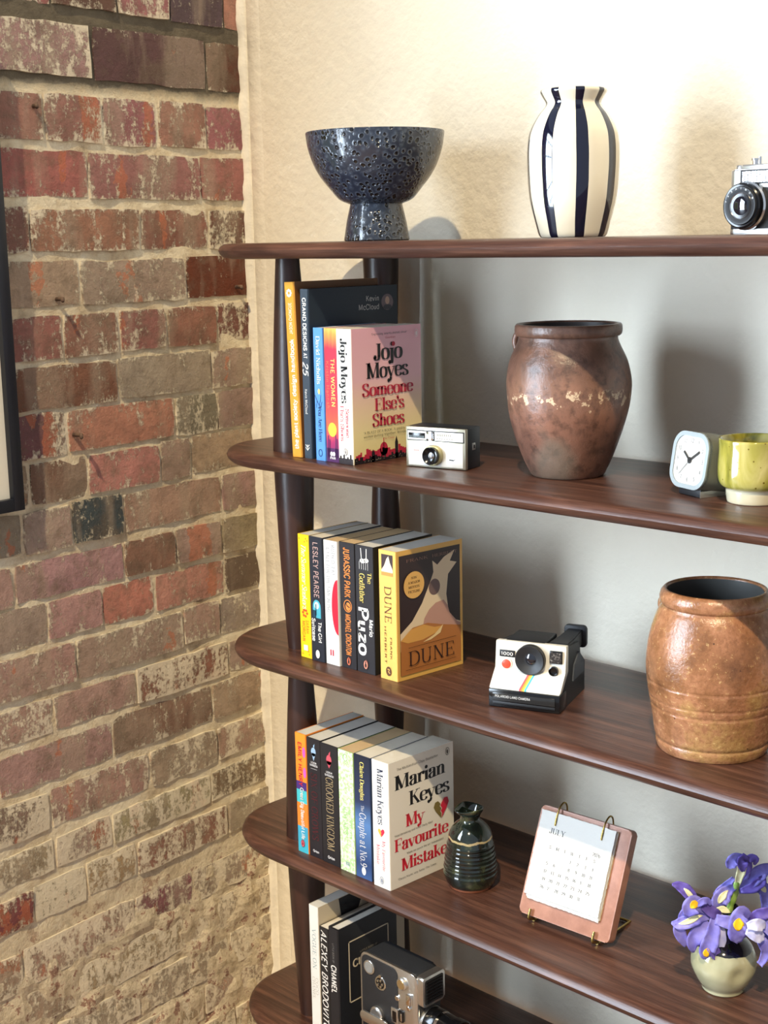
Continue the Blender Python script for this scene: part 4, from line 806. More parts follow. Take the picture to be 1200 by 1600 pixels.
zn = mth(nt, 'ADD', sp.outputs['Z'], mth(nt, 'MULTIPLY', mth(nt, 'SUBTRACT', n2.outputs['Fac'], .5), .10)); zn = mth(nt, 'ABSOLUTE', mth(nt, 'SUBTRACT', zn, .119))
wm2 = mth(nt, 'MULTIPLY', mth(nt, 'LESS_THAN', zn, .0070), mth(nt, 'GREATER_THAN', mth(nt, 'ADD', mth(nt, 'MULTIPLY', n2.outputs['Fac'], .5), mth(nt, 'MULTIPLY', n1.outputs['Fac'], .5)), .52))
c1 = mixc(nt, mth(nt, 'MULTIPLY', wm2, .8), c1, lin((216, 192, 158)))
c1 = mixc(nt, mth(nt, 'MULTIPLY', ramp(nt, n2.outputs['Fac'], [(.36, (1, 1, 1, 1)), (.52, (0, 0, 0, 1))]), .55), c1, lin((52, 38, 33)))
n5 = N(nt, 'ShaderNodeTexNoise', i_Scale=5.0, i_Detail=3.0); nt.links.new(tc.outputs['Object'], n5.inputs['Vector']); c1 = mixc(nt, mth(nt, 'MULTIPLY', ramp(nt, n5.outputs['Fac'], [(.56, (0, 0, 0, 1)), (.62, (1, 1, 1, 1))]), .55), c1, lin((112, 104, 90)))
nt.links.new(c1, b.inputs['Base Color']); b.inputs['Roughness'].default_value = .28
bp = N(nt, 'ShaderNodeBump', i_Strength=.5, i_Distance=.0025); nt.links.new(n2.outputs['Fac'], bp.inputs['Height']); nt.links.new(bp.outputs[0], b.inputs['Normal'])
pot = thing('stoneware_jar', 'brown salt glazed stoneware jar with a rolled rim on the second shelf', 'jar', (.888, -.192, SH[2] + .0003))
po = spl([(.0490, 0), (.0520, .004), (.0600, .021), (.0690, .045), (.0770, .069), (.0828, .093), (.0852, .1175), (.0848, .133), (.0812, .153), (.0765, .166), (.0712, .177), (.0675, .1865), (.0672, .1915)], 4)
lathe('jar_body', [(0, .0)] + [tuple(p) for p in po] + [(.0640, .190)] + [(r - .0075, z) for r, z in [tuple(p) for p in po][::-1][4:-4]] + [(0, .012)], MATS['salt_glazed_brown'], pot, 72, wob=.02)
lathe('jar_rim', [(.0630, .190), (.0700, .1915), (.0724, .194), (.0730, .199), (.0726, .2050), (.0710, .2075), (.0670, .2078), (.0645, .2050), (.0635, .190)], MATS['salt_glazed_brown'], pot, 72, wob=.015)
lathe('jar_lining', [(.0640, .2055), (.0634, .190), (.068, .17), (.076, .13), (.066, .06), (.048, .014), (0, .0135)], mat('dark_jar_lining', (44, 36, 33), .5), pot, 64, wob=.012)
hp = Matrix.Rotation(R(192), 3, 'Z')
tube('handle_lug', [hp @ Vector(p) for p in spl([(.066, 0, .196), (.078, 0, .192), (.0815, 0, .180), (.0775, 0, .166)], 4)], .0042, MATS['salt_glazed_brown'], pot)

ic = thing('compact_camera', 'small silver and black snapshot camera in front of the pink book', 'camera', (.6625, -.2785, SH[2] + .0003), 12)
IVR = mat('brushed_silver_face', (222, 220, 212), .38, .25); SILV = mat('aged_silver_trim', (176, 170, 150), .32, .8)
box('camera_body', (0, .0975, .006, .044, 0, .0590), mat('camera_black', (18, 22, 30), .4), ic, .0015)
box('front_plate', (-.0008, .0983, 0, .0065, .0006, .0588), SILV, ic, .0012)
box('lower_panel', (.0035, .0940, -.0008, .001, .0030, .0375), IVR, ic, .0006)
box('upper_panel', (.0020, .0960, -.0008, .001, .0390, .0545), mat('panel_line_black', (24, 24, 26), .5), ic, .0004)
box('window_panel', (.0032, .0345, -.0016, .0, .0402, .0530), IVR, ic, .0004); box('name_panel', (.0482, .0948, -.0016, .0, .0402, .0530), IVR, ic, .0004)
box('viewfinder_window', (.0052, .0325, -.0022, -.001, .0430, .0505), GBLK, ic, .0003)
bm = bmesh.new(); [bx(bm, .006 + k * .0022, .0071 + k * .0022, -.0026, -.002, .0435, .0465) for k in range(12)]; bmo('meter_cells', bm, mat('selenium_grey', (92, 104, 104), .4), ic)
prism('flash_socket', rrect(.0362, .0468, .0400, .0530, .003), .0, .0030, CHROME2, ic, M=FRONT(0), bev=.0006)
prism('flash_contact', rrect(.0390, .0440, .0415, .0515, .0022), .0030, .0036, CHROME, ic, M=FRONT(0))
lens_rings(ic, (.0470, -.0008, .0195), (0, -1, 0), [('focus_ring', mat('knurled_gold', (178, 170, 130), .35, .7, bump=(900, .6, .0008)), [(0, 0), (.0150, 0), (.0150, .007), (.0140, .0080), (0, .008)]), ('lens_barrel', GBLK, [(0, .0075), (.0128, .0075), (.0128, .0125), (.0118, .0130), (.0085, .0100), (.0050, .0085), (0, .0085)]), ('front_element', CHROME2, [(.0048, .0084), (.0030, .0094), (0, .0098)])])
P = Print(ic, (0, -.0008, 0), (1, 0, 0), (0, 0, 1)); P.line([(.0715, .0140), (.0790, .0135)], .0016).line([(.0790, .0135), (.0815, .0150)], .0007).build('shutter_mark', BLK)
for a in ((.0120, .0232, .0225, .0236), (.0120, .0262, .0225, .0266), (.0120, .0232, .0124, .0266), (.0221, .0232, .0225, .0266)): P.rect(*a)
[P.rect(.0135 + k * .0022, .0240, .0148 + k * .0022, .0258) for k in range(4)]; P.build('maker_mark', ink((214, 110, 90)))
P = Print(ic, (0, -.0016, 0), (1, 0, 0), (0, 0, 1)); [P.rect(.0520 + k * .0030, .0470, .0540 + k * .0030, .0505) for k in range(8)]; [P.rect(.0520 + k * .0040, .0428, .0538 + k * .0040, .0445) for k in range(7)]; P.build('name_lettering', ink((130, 124, 100)))
box('strap_lug', (.0972, .0990, .020, .0275, .0270, .0370), CHROME, ic, .0005); box('strap_lug_slot', (.0988, .0994, .0222, .0252, .0295, .0345), BLK, ic)

# alarm clock
ck = thing('alarm_clock', 'small grey rounded alarm clock with a white face beside the green cup', 'clock', (1.106, -.236, SH[2] + .0003), -20)
CG = mat('clock_grey', (104, 106, 98), .5); CB = mat('clock_bezel', (150, 160, 164), .45)
TL = Matrix.Translation((0, .0, .0068)) @ Matrix.Rotation(R(-9), 4, 'X')
body = rrect(-.0355, .0355, .003, .0745, .0215, 10)
prism('clock_case', body, -.050, 0, CG, ck, M=TL @ FRONT(0), bev=.006, seg=3)
ro, ri = rrect(-.0355, .0355, .003, .0745, .0215, 10), rrect(-.0300, .0300, .0085, .0690, .0165, 10)
bm = bmesh.new(); n = len(ro)
L4 = [[bm.verts.new((x, y, zz_)) for x, y in q] for q, zz_ in ((ro, -.004), (ro, .0022), (ri, .0022), (ri, -.001))]
for A, B in zip(L4, L4[1:]):
    for i in range(n): bm.faces.new((A[i], A[(i + 1) % n], B[(i + 1) % n], B[i]))
bmesh.ops.transform(bm, matrix=TL @ FRONT(0), verts=bm.verts); bmo('bezel', bm, CB, ck, smooth=True, sharp=35)
prism('dial', ri, 0, .0006, mat('clock_white', (204, 202, 196), .5), ck, M=TL @ FRONT(0))
o3 = TL @ Vector((0, -.0006, .0388)); ux = TL.to_3x3() @ Vector((1, 0, 0)); uz = TL.to_3x3() @ Vector((0, 0, 1)); P = Print(ck, o3, ux, uz)
for h_ in range(1, 13):
    a = R(90 - 30 * h_); k = 1 / max(abs(math.cos(a)) / .0245, abs(math.sin(a)) / .0245); k = min(k, .0262); P.text(str(h_), k * math.cos(a), k * math.sin(a) - .0022, .0050, 'sans')
P.build('dial_numerals', ink((104, 102, 98)))
def hand(L, a, w, tail=0): d_ = Vector((math.sin(R(a)), math.cos(R(a)))); P.line([d_ * -tail, d_ * L], w)
P.n = 3; hand(.0165, -52, .0032); hand(.0215, 55, .0032); P.ell(0, 0, .0042, .0042, 18).build('clock_hands', ink((50, 48, 46))); hand(.0255, 222, .0007, .004); P.ell(0, 0, .002, .002, 12).build('second_hand', ink((30, 30, 30)))
box('clock_foot', (-.022, .022, .006, .044, 0, .0110), MBLK, ck, .001); box('foot_trim', (.0214, .0226, .0055, .044, 0, .0080), CHROME, ck)

m, nt, b = newmat('green_ash_glaze'); tc = N(nt, 'ShaderNodeTexCoord'); sp = N(nt, 'ShaderNodeSeparateXYZ'); nt.links.new(tc.outputs['Object'], sp.inputs[0])
mp = N(nt, 'ShaderNodeMapping'); mp.inputs['Scale'].default_value = (1, 1, .35); nt.links.new(tc.outputs['Object'], mp.inputs[0]); n1 = N(nt, 'ShaderNodeTexNoise', i_Scale=30.0, i_Detail=6.0, i_Distortion=.8); nt.links.new(mp.outputs[0], n1.inputs['Vector'])
c1 = ramp(nt, n1.outputs['Fac'], [(.32, (92, 92, 30)), (.5, (158, 148, 62)), (.68, (196, 180, 112))])
vo = N(nt, 'ShaderNodeTexVoronoi', i_Scale=95.0); nt.links.new(tc.outputs['Object'], vo.inputs['Vector']); c1 = mixc(nt, mth(nt, 'LESS_THAN', vo.outputs['Distance'], .13), c1, lin((110, 92, 24)))
nt.links.new(mixc(nt, mth(nt, 'GREATER_THAN', mth(nt, 'ADD', sp.outputs['Z'], mth(nt, 'MULTIPLY', n1.outputs['Fac'], .004)), .0205), lin((208, 198, 168)), c1), b.inputs['Base Color']); b.inputs['Roughness'].default_value = .12; b.inputs['Coat Weight'].default_value = .4
cup = thing('pottery_cup', 'olive green glazed pottery cup with a bare clay foot beside the alarm clock', 'cup', (1.1900, -.2160, SH[2] + .0003))
cp = spl([(.0305, 0), (.0322, .0015), (.0336, .012), (.0342, .0172), (.0400, .0215), (.0432, .0300), (.0438, .045), (.0430, .064), (.0436, .0775)], 5)
lathe('cup_body', [(0, .0)] + [tuple(p) for p in cp] + [(.0428, .0790), (.0412, .0778)] + [(r - .0035, z + .002) for r, z in [tuple(p) for p in cp][::-1][4:-16]] + [(0, .022)], MATS['green_ash_glaze'], cup, 64, wob=.012)

# ------------------------------------------------------------------ third shelf
m, nt, b = newmat('salt_glazed_ochre'); tc = N(nt, 'ShaderNodeTexCoord'); n1 = N(nt, 'ShaderNodeTexNoise', i_Scale=11.0, i_Detail=8.0, i_Roughness=.62); nt.links.new(tc.outputs['Object'], n1.inputs['Vector'])
n2 = N(nt, 'ShaderNodeTexNoise', i_Scale=150.0, i_Detail=4.0, i_Roughness=.7); nt.links.new(tc.outputs['Object'], n2.inputs['Vector'])
c1 = ramp(nt, n1.outputs['Fac'], [(.32, (84, 54, 34)), (.43, (134, 90, 58)), (.53, (162, 112, 80)), (.62, (164, 126, 78)), (.72, (194, 162, 110))])
vo = N(nt, 'ShaderNodeTexVoronoi', i_Scale=42.0); nt.links.new(tc.outputs['Object'], vo.inputs['Vector']); c1 = mixc(nt, mth(nt, 'LESS_THAN', vo.outputs['Distance'], .045), c1, lin((70, 46, 34)))
c1 = mixc(nt, mth(nt, 'MULTIPLY', ramp(nt, n2.outputs['Fac'], [(.40, (1, 1, 1, 1)), (.50, (0, 0, 0, 1))]), .40), c1, lin((110, 72, 44)))
c1 = mixc(nt, mth(nt, 'MULTIPLY', ramp(nt, n2.outputs['Fac'], [(.60, (0, 0, 0, 1)), (.68, (1, 1, 1, 1))]), .50), c1, lin((220, 186, 128)))
nt.links.new(c1, b.inputs['Base Color']); b.inputs['Roughness'].default_value = .20
bp = N(nt, 'ShaderNodeBump', i_Strength=.45, i_Distance=.002); nt.links.new(n2.outputs['Fac'], bp.inputs['Height']); nt.links.new(bp.outputs[0], b.inputs['Normal'])
j2 = thing('stoneware_crock', 'large ochre salt glazed crock with scored rings on the third shelf', 'jar', (1.146, -.2255, SH[3] + .0003))
jp = spl([(.0675, 0), (.0690, .002), (.0712, .010), (.0758, .040), (.0820, .076), (.0846, .108), (.0832, .135), (.0785, .158), (.0715, .178), (.0672, .186), (.0660, .190)], 5)
jo = []
for p in jp:
    r, z = p; 
    for g0 in (.060, .071, .0935, .015): r -= .0013 * math.exp(-((z - g0) / .0012) ** 2)
    jo.append((r, z))
dense = []
for (r0, z0_), (r1, z1_) in zip(jo, jo[1:]):
    for k in range(4): dense.append((r0 + (r1 - r0) * k / 4, z0_ + (z1_ - z0_) * k / 4))
dense = [(r - sum(.0012 * math.exp(-((z - g0) / .0011) ** 2) for g0 in (.060, .0705, .0930, .0150)), z) for r, z in dense]
lathe('crock_body', [(0, 0)] + dense + [(.0660, .190), (.0615, .189)] + [(r - .009, z) for r, z in jo[::-1][6:-6]] + [(0, .012)], MATS['salt_glazed_ochre'], j2, 80, wob=.012, seed=4)
lathe('crock_rim', [(.0610, .1885), (.0665, .1890), (.0690, .1925), (.0694, .1985), (.0678, .2045), (.0645, .2085), (.0618, .2095), (.0598, .2070), (.0596, .190)], MATS['salt_glazed_ochre'], j2, 80, wob=.010, seed=4)
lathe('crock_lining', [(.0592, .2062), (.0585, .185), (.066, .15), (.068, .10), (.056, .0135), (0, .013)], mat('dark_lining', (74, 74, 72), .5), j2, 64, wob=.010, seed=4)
hp = Matrix.Rotation(R(182), 3, 'Z'); tube('handle_lug', [hp @ Vector(p) for p in spl([(.0665, 0, .188), (.076, 0, .184), (.079, 0, .175), (.0755, 0, .164)], 4)], .0040, MATS['salt_glazed_ochre'], j2)

pc = thing('instant_camera', 'white and black instant camera with a rainbow stripe on the third shelf', 'camera', (.8290, -.2925, SH[3] + .0003), 20)
PW = mat('ivory_plastic', (222, 218, 206), .35); W = .103
side = [(0, 0), (.122, 0), (.122, .040), (.100, .060), (.095, .078), (.030, .086), (.0285, .050), (0, .027)]
YZ = frame_m((0, 0, 0), (0, 1, 0), (0, 0, 1))            # 2-D profile in y, z extruded along x
prism('camera_body', [(.002, 0), (.122, 0), (.122, .043), (.100, .060), (.095, .0785), (.034, .0865), (.033, .050), (.002, .0275)], .001, W - .001, MBLK, pc, M=YZ, smooth=False)
prism('front_shell', [(.000, .0265), (.012, .0265), (.040, .050), (.040, .0875), (.0300, .0885), (.0280, .0870), (.0262, .0500), (.000, .0290)], 0, W, PW, pc, M=YZ, bev=.0012)
box('film_door', (-.0005, W + .0005, -.002, .030, .0005, .0262), GBLK, pc, .0016); box('door_strip', (.006, W - .006, -.0035, -.001, .0105, .0215), mat('glossy_charcoal', (40, 40, 40), .12), pc, .0005); box('film_slot', (.006, W - .006, -.0030, -.001, .0055, .0090), MBLK, pc, .0004)
lens_rings(pc, (.0530, .0225, .0665), (0, -1, 0), [('lens_cone', MBLK, [(0, -.004), (.0215, -.004), (.0215, .004), (.0205, .0052), (.0190, .0050), (.0115, -.0005), (.0080, -.0012), (0, -.0012)]), ('front_element', GLASS, [(.0078, -.0012), (.005, .0006), (0, .0012)])])
box('electric_eye', (.0800, .0985, .0240, .0290, .0635, .0815), GBLK, pc, .0008); box('eye_grid', (.0815, .0970, .0232, .0242, .0650, .0800), mat('smoked_window', (62, 60, 60), .15, .4, var=((150, 146, 140), 260, .52, .62)), pc)
lens_rings(pc, (.0865, .0235, .0530), (0, -1, 0), [('exposure_wheel', GBLK, [(0, -.002), (.0068, -.002), (.0068, .0022), (.0058, .0026), (.0048, -.0005), (0, -.0008)])])
lens_rings(pc, (.0165, .0262, .0560), (0, -1, 0), [('shutter_surround', PW, [(0, -.001), (.0085, -.001), (.0085, .0006), (.0076, .0012), (0, .0012)]), ('shutter_button', mat('red_button', (222, 72, 48), .4), [(0, .001), (.0066, .001), (.0066, .0020), (.0055, .0026), (0, .0028)])])
box('name_plate', (.0060, .0290, .0255, .0275, .0660, .0758), MBLK, pc, .0008); P = Print(pc, (.0175, .0255, .0680), (1, 0, 0), (0, 0, 1)); P.text('1000', 0, .0006, .0046, 'sans', width=.0185).build('model_lettering', WHT)
P = Print(pc, (0, -.0035, 0), (1, 0, 0), (0, 0, 1)); P.text('POLAROID LAND CAMERA', .0095, .0155, .0032, 'sans', width=.052, align='l').build('name_lettering', WHT)
for k, cc in enumerate(((226, 84, 96), (240, 150, 60), (246, 214, 80), (70, 176, 196))):
    a = .0475 + k * .0026; pyd('rainbow_stripe', [(a + .004, .0262, .0515), (a + .0066, .0262, .0515), (a + .0066, .0258, .0502), (a + .004, .0258, .0502), (a - .0035, -.0003, .0291), (a - .0009, -.0003, .0291), (a - .0035, -.0005, .0268), (a - .0009, -.0005, .0268)], [(3, 2, 1, 0), (4, 5, 2, 3), (6, 7, 5, 4)], ink(cc), pc)
# viewfinder tube with eye cup
vf = Matrix.Translation((.086, .0, .0)) 
bm = bmesh.new(); sec = [(.045, .060, .0875, .0145), (.085, .062, .0860, .0125), (.128, .064, .0870, .0110)]; rings = []
for y_, za, zb_, hw in sec: rings.append([bm.verts.new(vf @ Vector(p)) for p in ((-hw, y_, za), (hw, y_, za), (hw, y_, zb_), (-hw, y_, zb_))])
for A, B in zip(rings, rings[1:]):
    for i in range(4): bm.faces.new((A[i], A[(i + 1) % 4], B[(i + 1) % 4], B[i]))
bm.faces.new(rings[0]); bm.faces.new(rings[-1][::-1]); bmesh.ops.bevel(bm, geom=bm.edges[:], offset=.0015, segments=2, affect='EDGES'); bmo('viewfinder_tube', bm, MBLK, pc, smooth=True, sharp=35)
prism('eye_cup', rrect(-.0165, .0165, .0600, .0920, .005), -.0075, 0, MBLK, pc, M=vf @ FRONT(.127), bev=.0012)
box('top_cover', (.012, .070, .036, .092, .0815, .0885), MBLK, pc, .002)
prism('side_panel', [(.060, .030), (.112, .030), (.112, .046), (.088, .066), (.066, .052)], W - .0012, W + .0010, mat('slate_plastic', (72, 78, 88), .5), pc, M=YZ, smooth=False)

# ------------------------------------------------------------------ fourth shelf
m, nt, b = newmat('dark_green_glaze'); tc = N(nt, 'ShaderNodeTexCoord'); n1 = N(nt, 'ShaderNodeTexNoise', i_Scale=45.0, i_Detail=6.0); nt.links.new(tc.outputs['Object'], n1.inputs['Vector']); sp = N(nt, 'ShaderNodeSeparateXYZ'); nt.links.new(tc.outputs['Object'], sp.inputs[0])
c1 = ramp(nt, n1.outputs['Fac'], [(.38, (12, 18, 17)), (.56, (24, 34, 28)), (.74, (70, 74, 48))])
zr = mth(nt, 'ABSOLUTE', mth(nt, 'SUBTRACT', mth(nt, 'ADD', sp.outputs['Z'], mth(nt, 'MULTIPLY', mth(nt, 'SUBTRACT', n1.outputs['Fac'], .5), .012)), .0790)); c1 = mixc(nt, mth(nt, 'MULTIPLY', mth(nt, 'LESS_THAN', zr, .0016), .8), c1, lin((180, 160, 116)))
nt.links.new(mixc(nt, mth(nt, 'LESS_THAN', sp.outputs['Z'], .0048), c1, lin((140, 84, 60))), b.inputs['Base Color']); b.inputs['Roughness'].default_value = .09; b.inputs['Coat Weight'].default_value = .6
sk = thing('sake_bottle', 'small dark green glazed bottle with a pinched lip beside the white book', 'bottle', (.7335, -.2265, SH[4] + .0003))
kp = [(.0330, 0), (.0345, .004), (.0385, .010), (.0412, .020)]
for k in range(1, 9):
    z = .020 + k * .0062; r = .0414 - .0058 * (k / 8) ** 1.4; kp += [(r + .0004, z - .002 - .001 * math.sin(k * 2.3)), (r - .0007 - .0004 * math.sin(k * 3.1), z)]
kp += [(.0330, .0815), (.0295, .0905), (.0230, .0985), (.0165, .1040), (.0148, .1085), (.0158, .1140), (.0195, .1195), (.0212, .1240)]
kp2 = [tuple(p) for p in spl(kp, 3)]
bm = lathe_bm([(0, 0)] + kp2 + [(.0204, .1250), (.0190, .1235), (.0150, .116), (.0118, .108), (.0140, .100), (0, .098)], 64, wob=.01)
for v_ in bm.verts:                                            # pinch the lip into a spout
    if v_.co.z > .112:
        k = min(1, (v_.co.z - .112) / .012); a = math.atan2(v_.co.y, v_.co.x); d_ = abs((a - R(-115) + math.pi) % (2 * math.pi) - math.pi)
        sp_ = math.exp(-(d_ / .45) ** 2) * .22 - math.exp(-((d_ - 1.0) / .45) ** 2) * .14
        v_.co.x *= 1 + sp_ * k; v_.co.y *= 1 + sp_ * k; v_.co.z += (.0022 * math.cos(2 * a)) * k
bmo('bottle_body', bm, MATS['dark_green_glaze'], sk, smooth=True)

cal = thing('desk_calendar', 'wooden desk calendar with a white July page held by brass rings', 'calendar', (.8600, -.2665, SH[4] + .0003), 2.6)
LN = R(-22); CM = Matrix.Translation((0, 0, .0125)) @ Matrix.Rotation(LN, 4, 'X')
CW = mat('reddish_wood', (176, 126, 104), .45, var=((152, 104, 84), 30, .35, .65)); BRASS = mat('brass', (172, 146, 84), .25, .95)
prism('board', rrect(0, .153, 0, .157, .006), -.016, 0, CW, cal, M=CM @ FRONT(0), bev=.002)
PG = mat('handmade_paper', (200, 198, 192), .8, bump=(300, .3, .0008)); PG2 = mat('handmade_paper_back', (214, 196, 160), .8)
def ragged(x0, x1, y0, y1, seed, n=40, amp=.0009):
    pts = []
    for (ax, ay, bx_, by_) in ((x0, y0, x1, y0), (x1, y0, x1, y1), (x1, y1, x0, y1), (x0, y1, x0, y0)):
        for k in range(n):
            t_ = k / n; pts.append((ax + (bx_ - ax) * t_ + amp * noise.noise(Vector((k * .9 + seed, ax * 50, ay * 50))), ay + (by_ - ay) * t_ + amp * noise.noise(Vector((k * .9 + seed, by_ * 70, 3)))))
    return pts
for k in range(4): prism('page', ragged(.0085 + .0012 * k * (k % 2), .1335 - .0010 * (k % 2), .0255 - .0022 * (k % 2), .1500, k * 7.0), .0004 + k * .0011, .0011 + k * .0011, PG2 if k < 2 else PG, cal, M=CM @ FRONT(0), smooth=False)
prism('page', ragged(.0060, .1320, .0290, .1510, 40.0), .0056, .0064, PG, cal, M=CM @ FRONT(0), smooth=False)
P = Print(cal, CM @ Vector((0, -.0064, 0)), CM.to_3x3() @ Vector((1, 0, 0)), CM.to_3x3() @ Vector((0, 0, 1)))
P.text('JULY', .0255, .1210, .0078, 'bold', width=.0270, align='l').text('2026', .1090, .1085, .0050, 'bold', width=.0130)
for i, ch in enumerate('SMTWTFS'): P.text(ch, .0330 + i * .0125, .1000, .0044, 'bold')
day = 1
for rw in range(5):
    for i in range(7):
        if (rw == 0 and i < 3) or day > 31: continue
        P.text(str(day), .0330 + i * .0125, .0880 - rw * .0112, .0044, 'bold'); day += 1
P.build('page_lettering', ink((22, 28, 30)))
for x_ in (.0330, .1115):
    pts = [CM @ Vector((x_, -.0078 + .0135 * (1 - math.cos(R(a))), .1420 + .0260 * math.sin(R(a)))) for a in range(-20, 205, 15)]
    tube('binder_ring', pts, .0013, BRASS, cal, 8)
for x_ in (.0215, .1300):
    tube('brass_prong', [CM @ Vector(p) for p in spl([(x_, -.0045, .0100), (x_, -.0048, .002), (x_, -.0035, -.0035), (x_, .004, -.0045), (x_, .0125, -.0045)], 4)], .0021, BRASS, cal, 10)
tube('easel_leg', [(.0765, .0585, .135), (.0765, .092, .003)], .0022, BRASS, cal); tube('easel_foot', [(.0215, .0065, .0026), (.0215, .092, .0024), (.1300, .092, .0024), (.1300, .0065, .0026)], .0021, BRASS, cal)

# iris vase and irises
m, nt, b = newmat('celadon_glaze'); tc = N(nt, 'ShaderNodeTexCoord'); sp = N(nt, 'ShaderNodeSeparateXYZ'); nt.links.new(tc.outputs['Object'], sp.inputs[0]); n1 = N(nt, 'ShaderNodeTexNoise', i_Scale=20.0, i_Detail=3.0); nt.links.new(tc.outputs['Object'], n1.inputs['Vector'])
lo = ramp(nt, n1.outputs['Fac'], [(.35, (150, 148, 116)), (.65, (182, 178, 146))])
zz2 = mth(nt, 'ADD', sp.outputs['Z'], mth(nt, 'MULTIPLY', mth(nt, 'SUBTRACT', n1.outputs['Fac'], .5), .012))
nt.links.new(mixc(nt, mth(nt, 'GREATER_THAN', zz2, .0600), lo, lin((22, 20, 30))), b.inputs['Base Color']); b.inputs['Roughness'].default_value = .1; b.inputs['Coat Weight'].default_value = .5
iv = thing('bud_vase', 'small round celadon bud vase with a dark neck holding irises', 'vase', (1.1770, -.2335, SH[4] + .0003))
ip = [tuple(p) for p in spl([(.0262, 0), (.0275, .0015), (.0285, .006), (.0345, .015), (.0410, .029), (.0424, .039), (.0405, .051), (.0345, .063), (.0245, .0725), (.0165, .080), (.0130, .090), (.0128, .100), (.0155, .108), (.0185, .1125)], 4)]
bm = lathe_bm([(0, 0)] + ip + [(.0178, .1135), (.0145, .108), (.0105, .098), (.0105, .088), (.016, .078), (.034, .056), (.038, .040), (.030, .016), (0, .010)], 64)
dd = Vector((.86, -.50, .0)).normalized()
for v_ in bm.verts:                                            # thumb dent in the side
    q = Vector((v_.co.x, v_.co.y, 0)); dist = (v_.co - (dd * .0418 + Vector((0, 0, .036)))).length
    if dist < .03: v_.co -= dd * .0055 * math.exp(-(dist / .0095) ** 2)
bmo('vase_body', bm, MATS['celadon_glaze'], iv, smooth=True)
def petalm(name, c1, c2, sc):
    m, nt, b = newmat(name); tc = N(nt, 'ShaderNodeTexCoord'); n = N(nt, 'ShaderNodeTexNoise', i_Scale=sc, i_Detail=4.0); nt.links.new(tc.outputs['Object'], n.inputs['Vector'])
    nt.links.new(ramp(nt, n.outputs['Fac'], [(.35, c1), (.65, c2)]), b.inputs['Base Color']); b.inputs['Roughness'].default_value = .55; b.inputs['Subsurface Weight'].default_value = 0.0; return m
VIO = petalm('violet_petal', (108, 102, 190), (142, 136, 214), 60); VIOD = petalm('deep_violet_petal', (76, 58, 140), (110, 92, 182), 60); LIL = petalm('pale_lilac_petal', (164, 168, 222), (200, 200, 232), 50)
CRM = mat('cream_stripe', (226, 222, 176), .6); YEL = mat('iris_yellow', (246, 196, 30), .6); GRN = mat('iris_green', (120, 160, 62), .5, var=((158, 186, 96), 40, .4, .6)); 
ar, av = Vector((.711, .703, 0)), Vector((.688, -.696, .20))
cm = lambda p: (ar * p[0] + Vector((0, 0, 1)) * p[1] + av * p[2]) * .01
def petal(root, pts, wid, m, cup=.25, face=(0, .25, 1), blotch=None, bm_=None, ruf=.15, seed=0, name='petal'):
    """blade swept along pts (cm: across, up, towards) with half-widths wid, facing `face`; blotch=(from, to, share of width)"""
    C = [cm(p) for p in spl(pts, 4)]; n = len(C); W_ = spl([(w * .88, 0, 0) for w in wid], max(1, (4 * (len(pts) - 1)) // (len(wid) - 1)))
    fv = cm(face).normalized(); nu = 6
    def surf(i0, i1, share, lift):
        vs, fs = [], []
        for i in range(i0, i1 + 1):
            d_ = (C[min(i + 1, n - 1)] - C[max(i - 1, 0)]).normalized(); s_ = d_.cross(fv)
            s_ = s_.normalized() if s_.length > .05 else d_.orthogonal().normalized(); nn = s_.cross(d_).normalized()
            if nn.dot(fv) < 0: nn = -nn
            w_ = W_[min(int(i * (len(W_) - 1) / (n - 1)), len(W_) - 1)][0] * .01 * share
            if share < 1: w_ *= math.sin(math.pi * (i - i0 + .35) / (i1 - i0 + .7))
            for k in range(nu + 1):
                a = 2 * k / nu - 1
                vs.append(C[i] + s_ * a * w_ + nn * (cup * w_ * a * a + lift + ruf * w_ * math.sin(i * 1.7 + a * 4 + seed) * abs(a)))
        for i in range(i1 - i0):
            for k in range(nu): q = i * (nu + 1) + k; fs.append((q, q + 1, q + nu + 2, q + nu + 1))
        return vs, fs
    o = pyd(name, *surf(0, n - 1, 1, 0), m, root, smooth=True); md = o.modifiers.new('thickness', 'SOLIDIFY'); md.thickness = .0005
    if blotch:
        bo = pyd('signal_patch', *surf(int(blotch[0] * (n - 1)), int(blotch[1] * (n - 1)), blotch[2], .0006), bm_ or YEL, o, smooth=True); md = bo.modifiers.new('thickness', 'SOLIDIFY'); md.thickness = .0003
    return o
GI = 'cut irises in the bud vase'
# left iris, leaning out over the shoulder of the vase
ia = thing('iris', 'violet iris drooping to the left over the bud vase', 'flower', (1.171, -.258, .7560), 0, GI)
petal(ia, [(0, 0, 0), (-1.2, 1.1, .6), (-2.3, 1.8, 1.0), (-3.1, 1.2, 1.4), (-3.4, .3, 1.5)], [.35, .7, 1.3, 1.2, .4], VIO, blotch=(.42, .72, .45), seed=1)
petal(ia, [(-1.6, 1.2, .4), (-2.6, 2.6, .4), (-3.4, 3.6, .3), (-4.4, 4.2, .1), (-5.1, 4.3, 0)], [.5, .8, .9, .6, .15], VIOD, blotch=(.15, .6, .4), bm_=CRM, seed=2)
petal(ia, [(-2.2, 1.5, .6), (-3.2, 1.2, .8), (-3.9, .2, .8), (-4.2, -.4, .7)], [.4, .5, .5, .2], VIO, seed=9)
petal(ia, [(-2.2, 1.6, .9), (-1.2, 2.2, .9), (-.5, 2.1, .7), (-.2, 1.5, .7)], [.4, .5, .4, .15], VIO, seed=19)
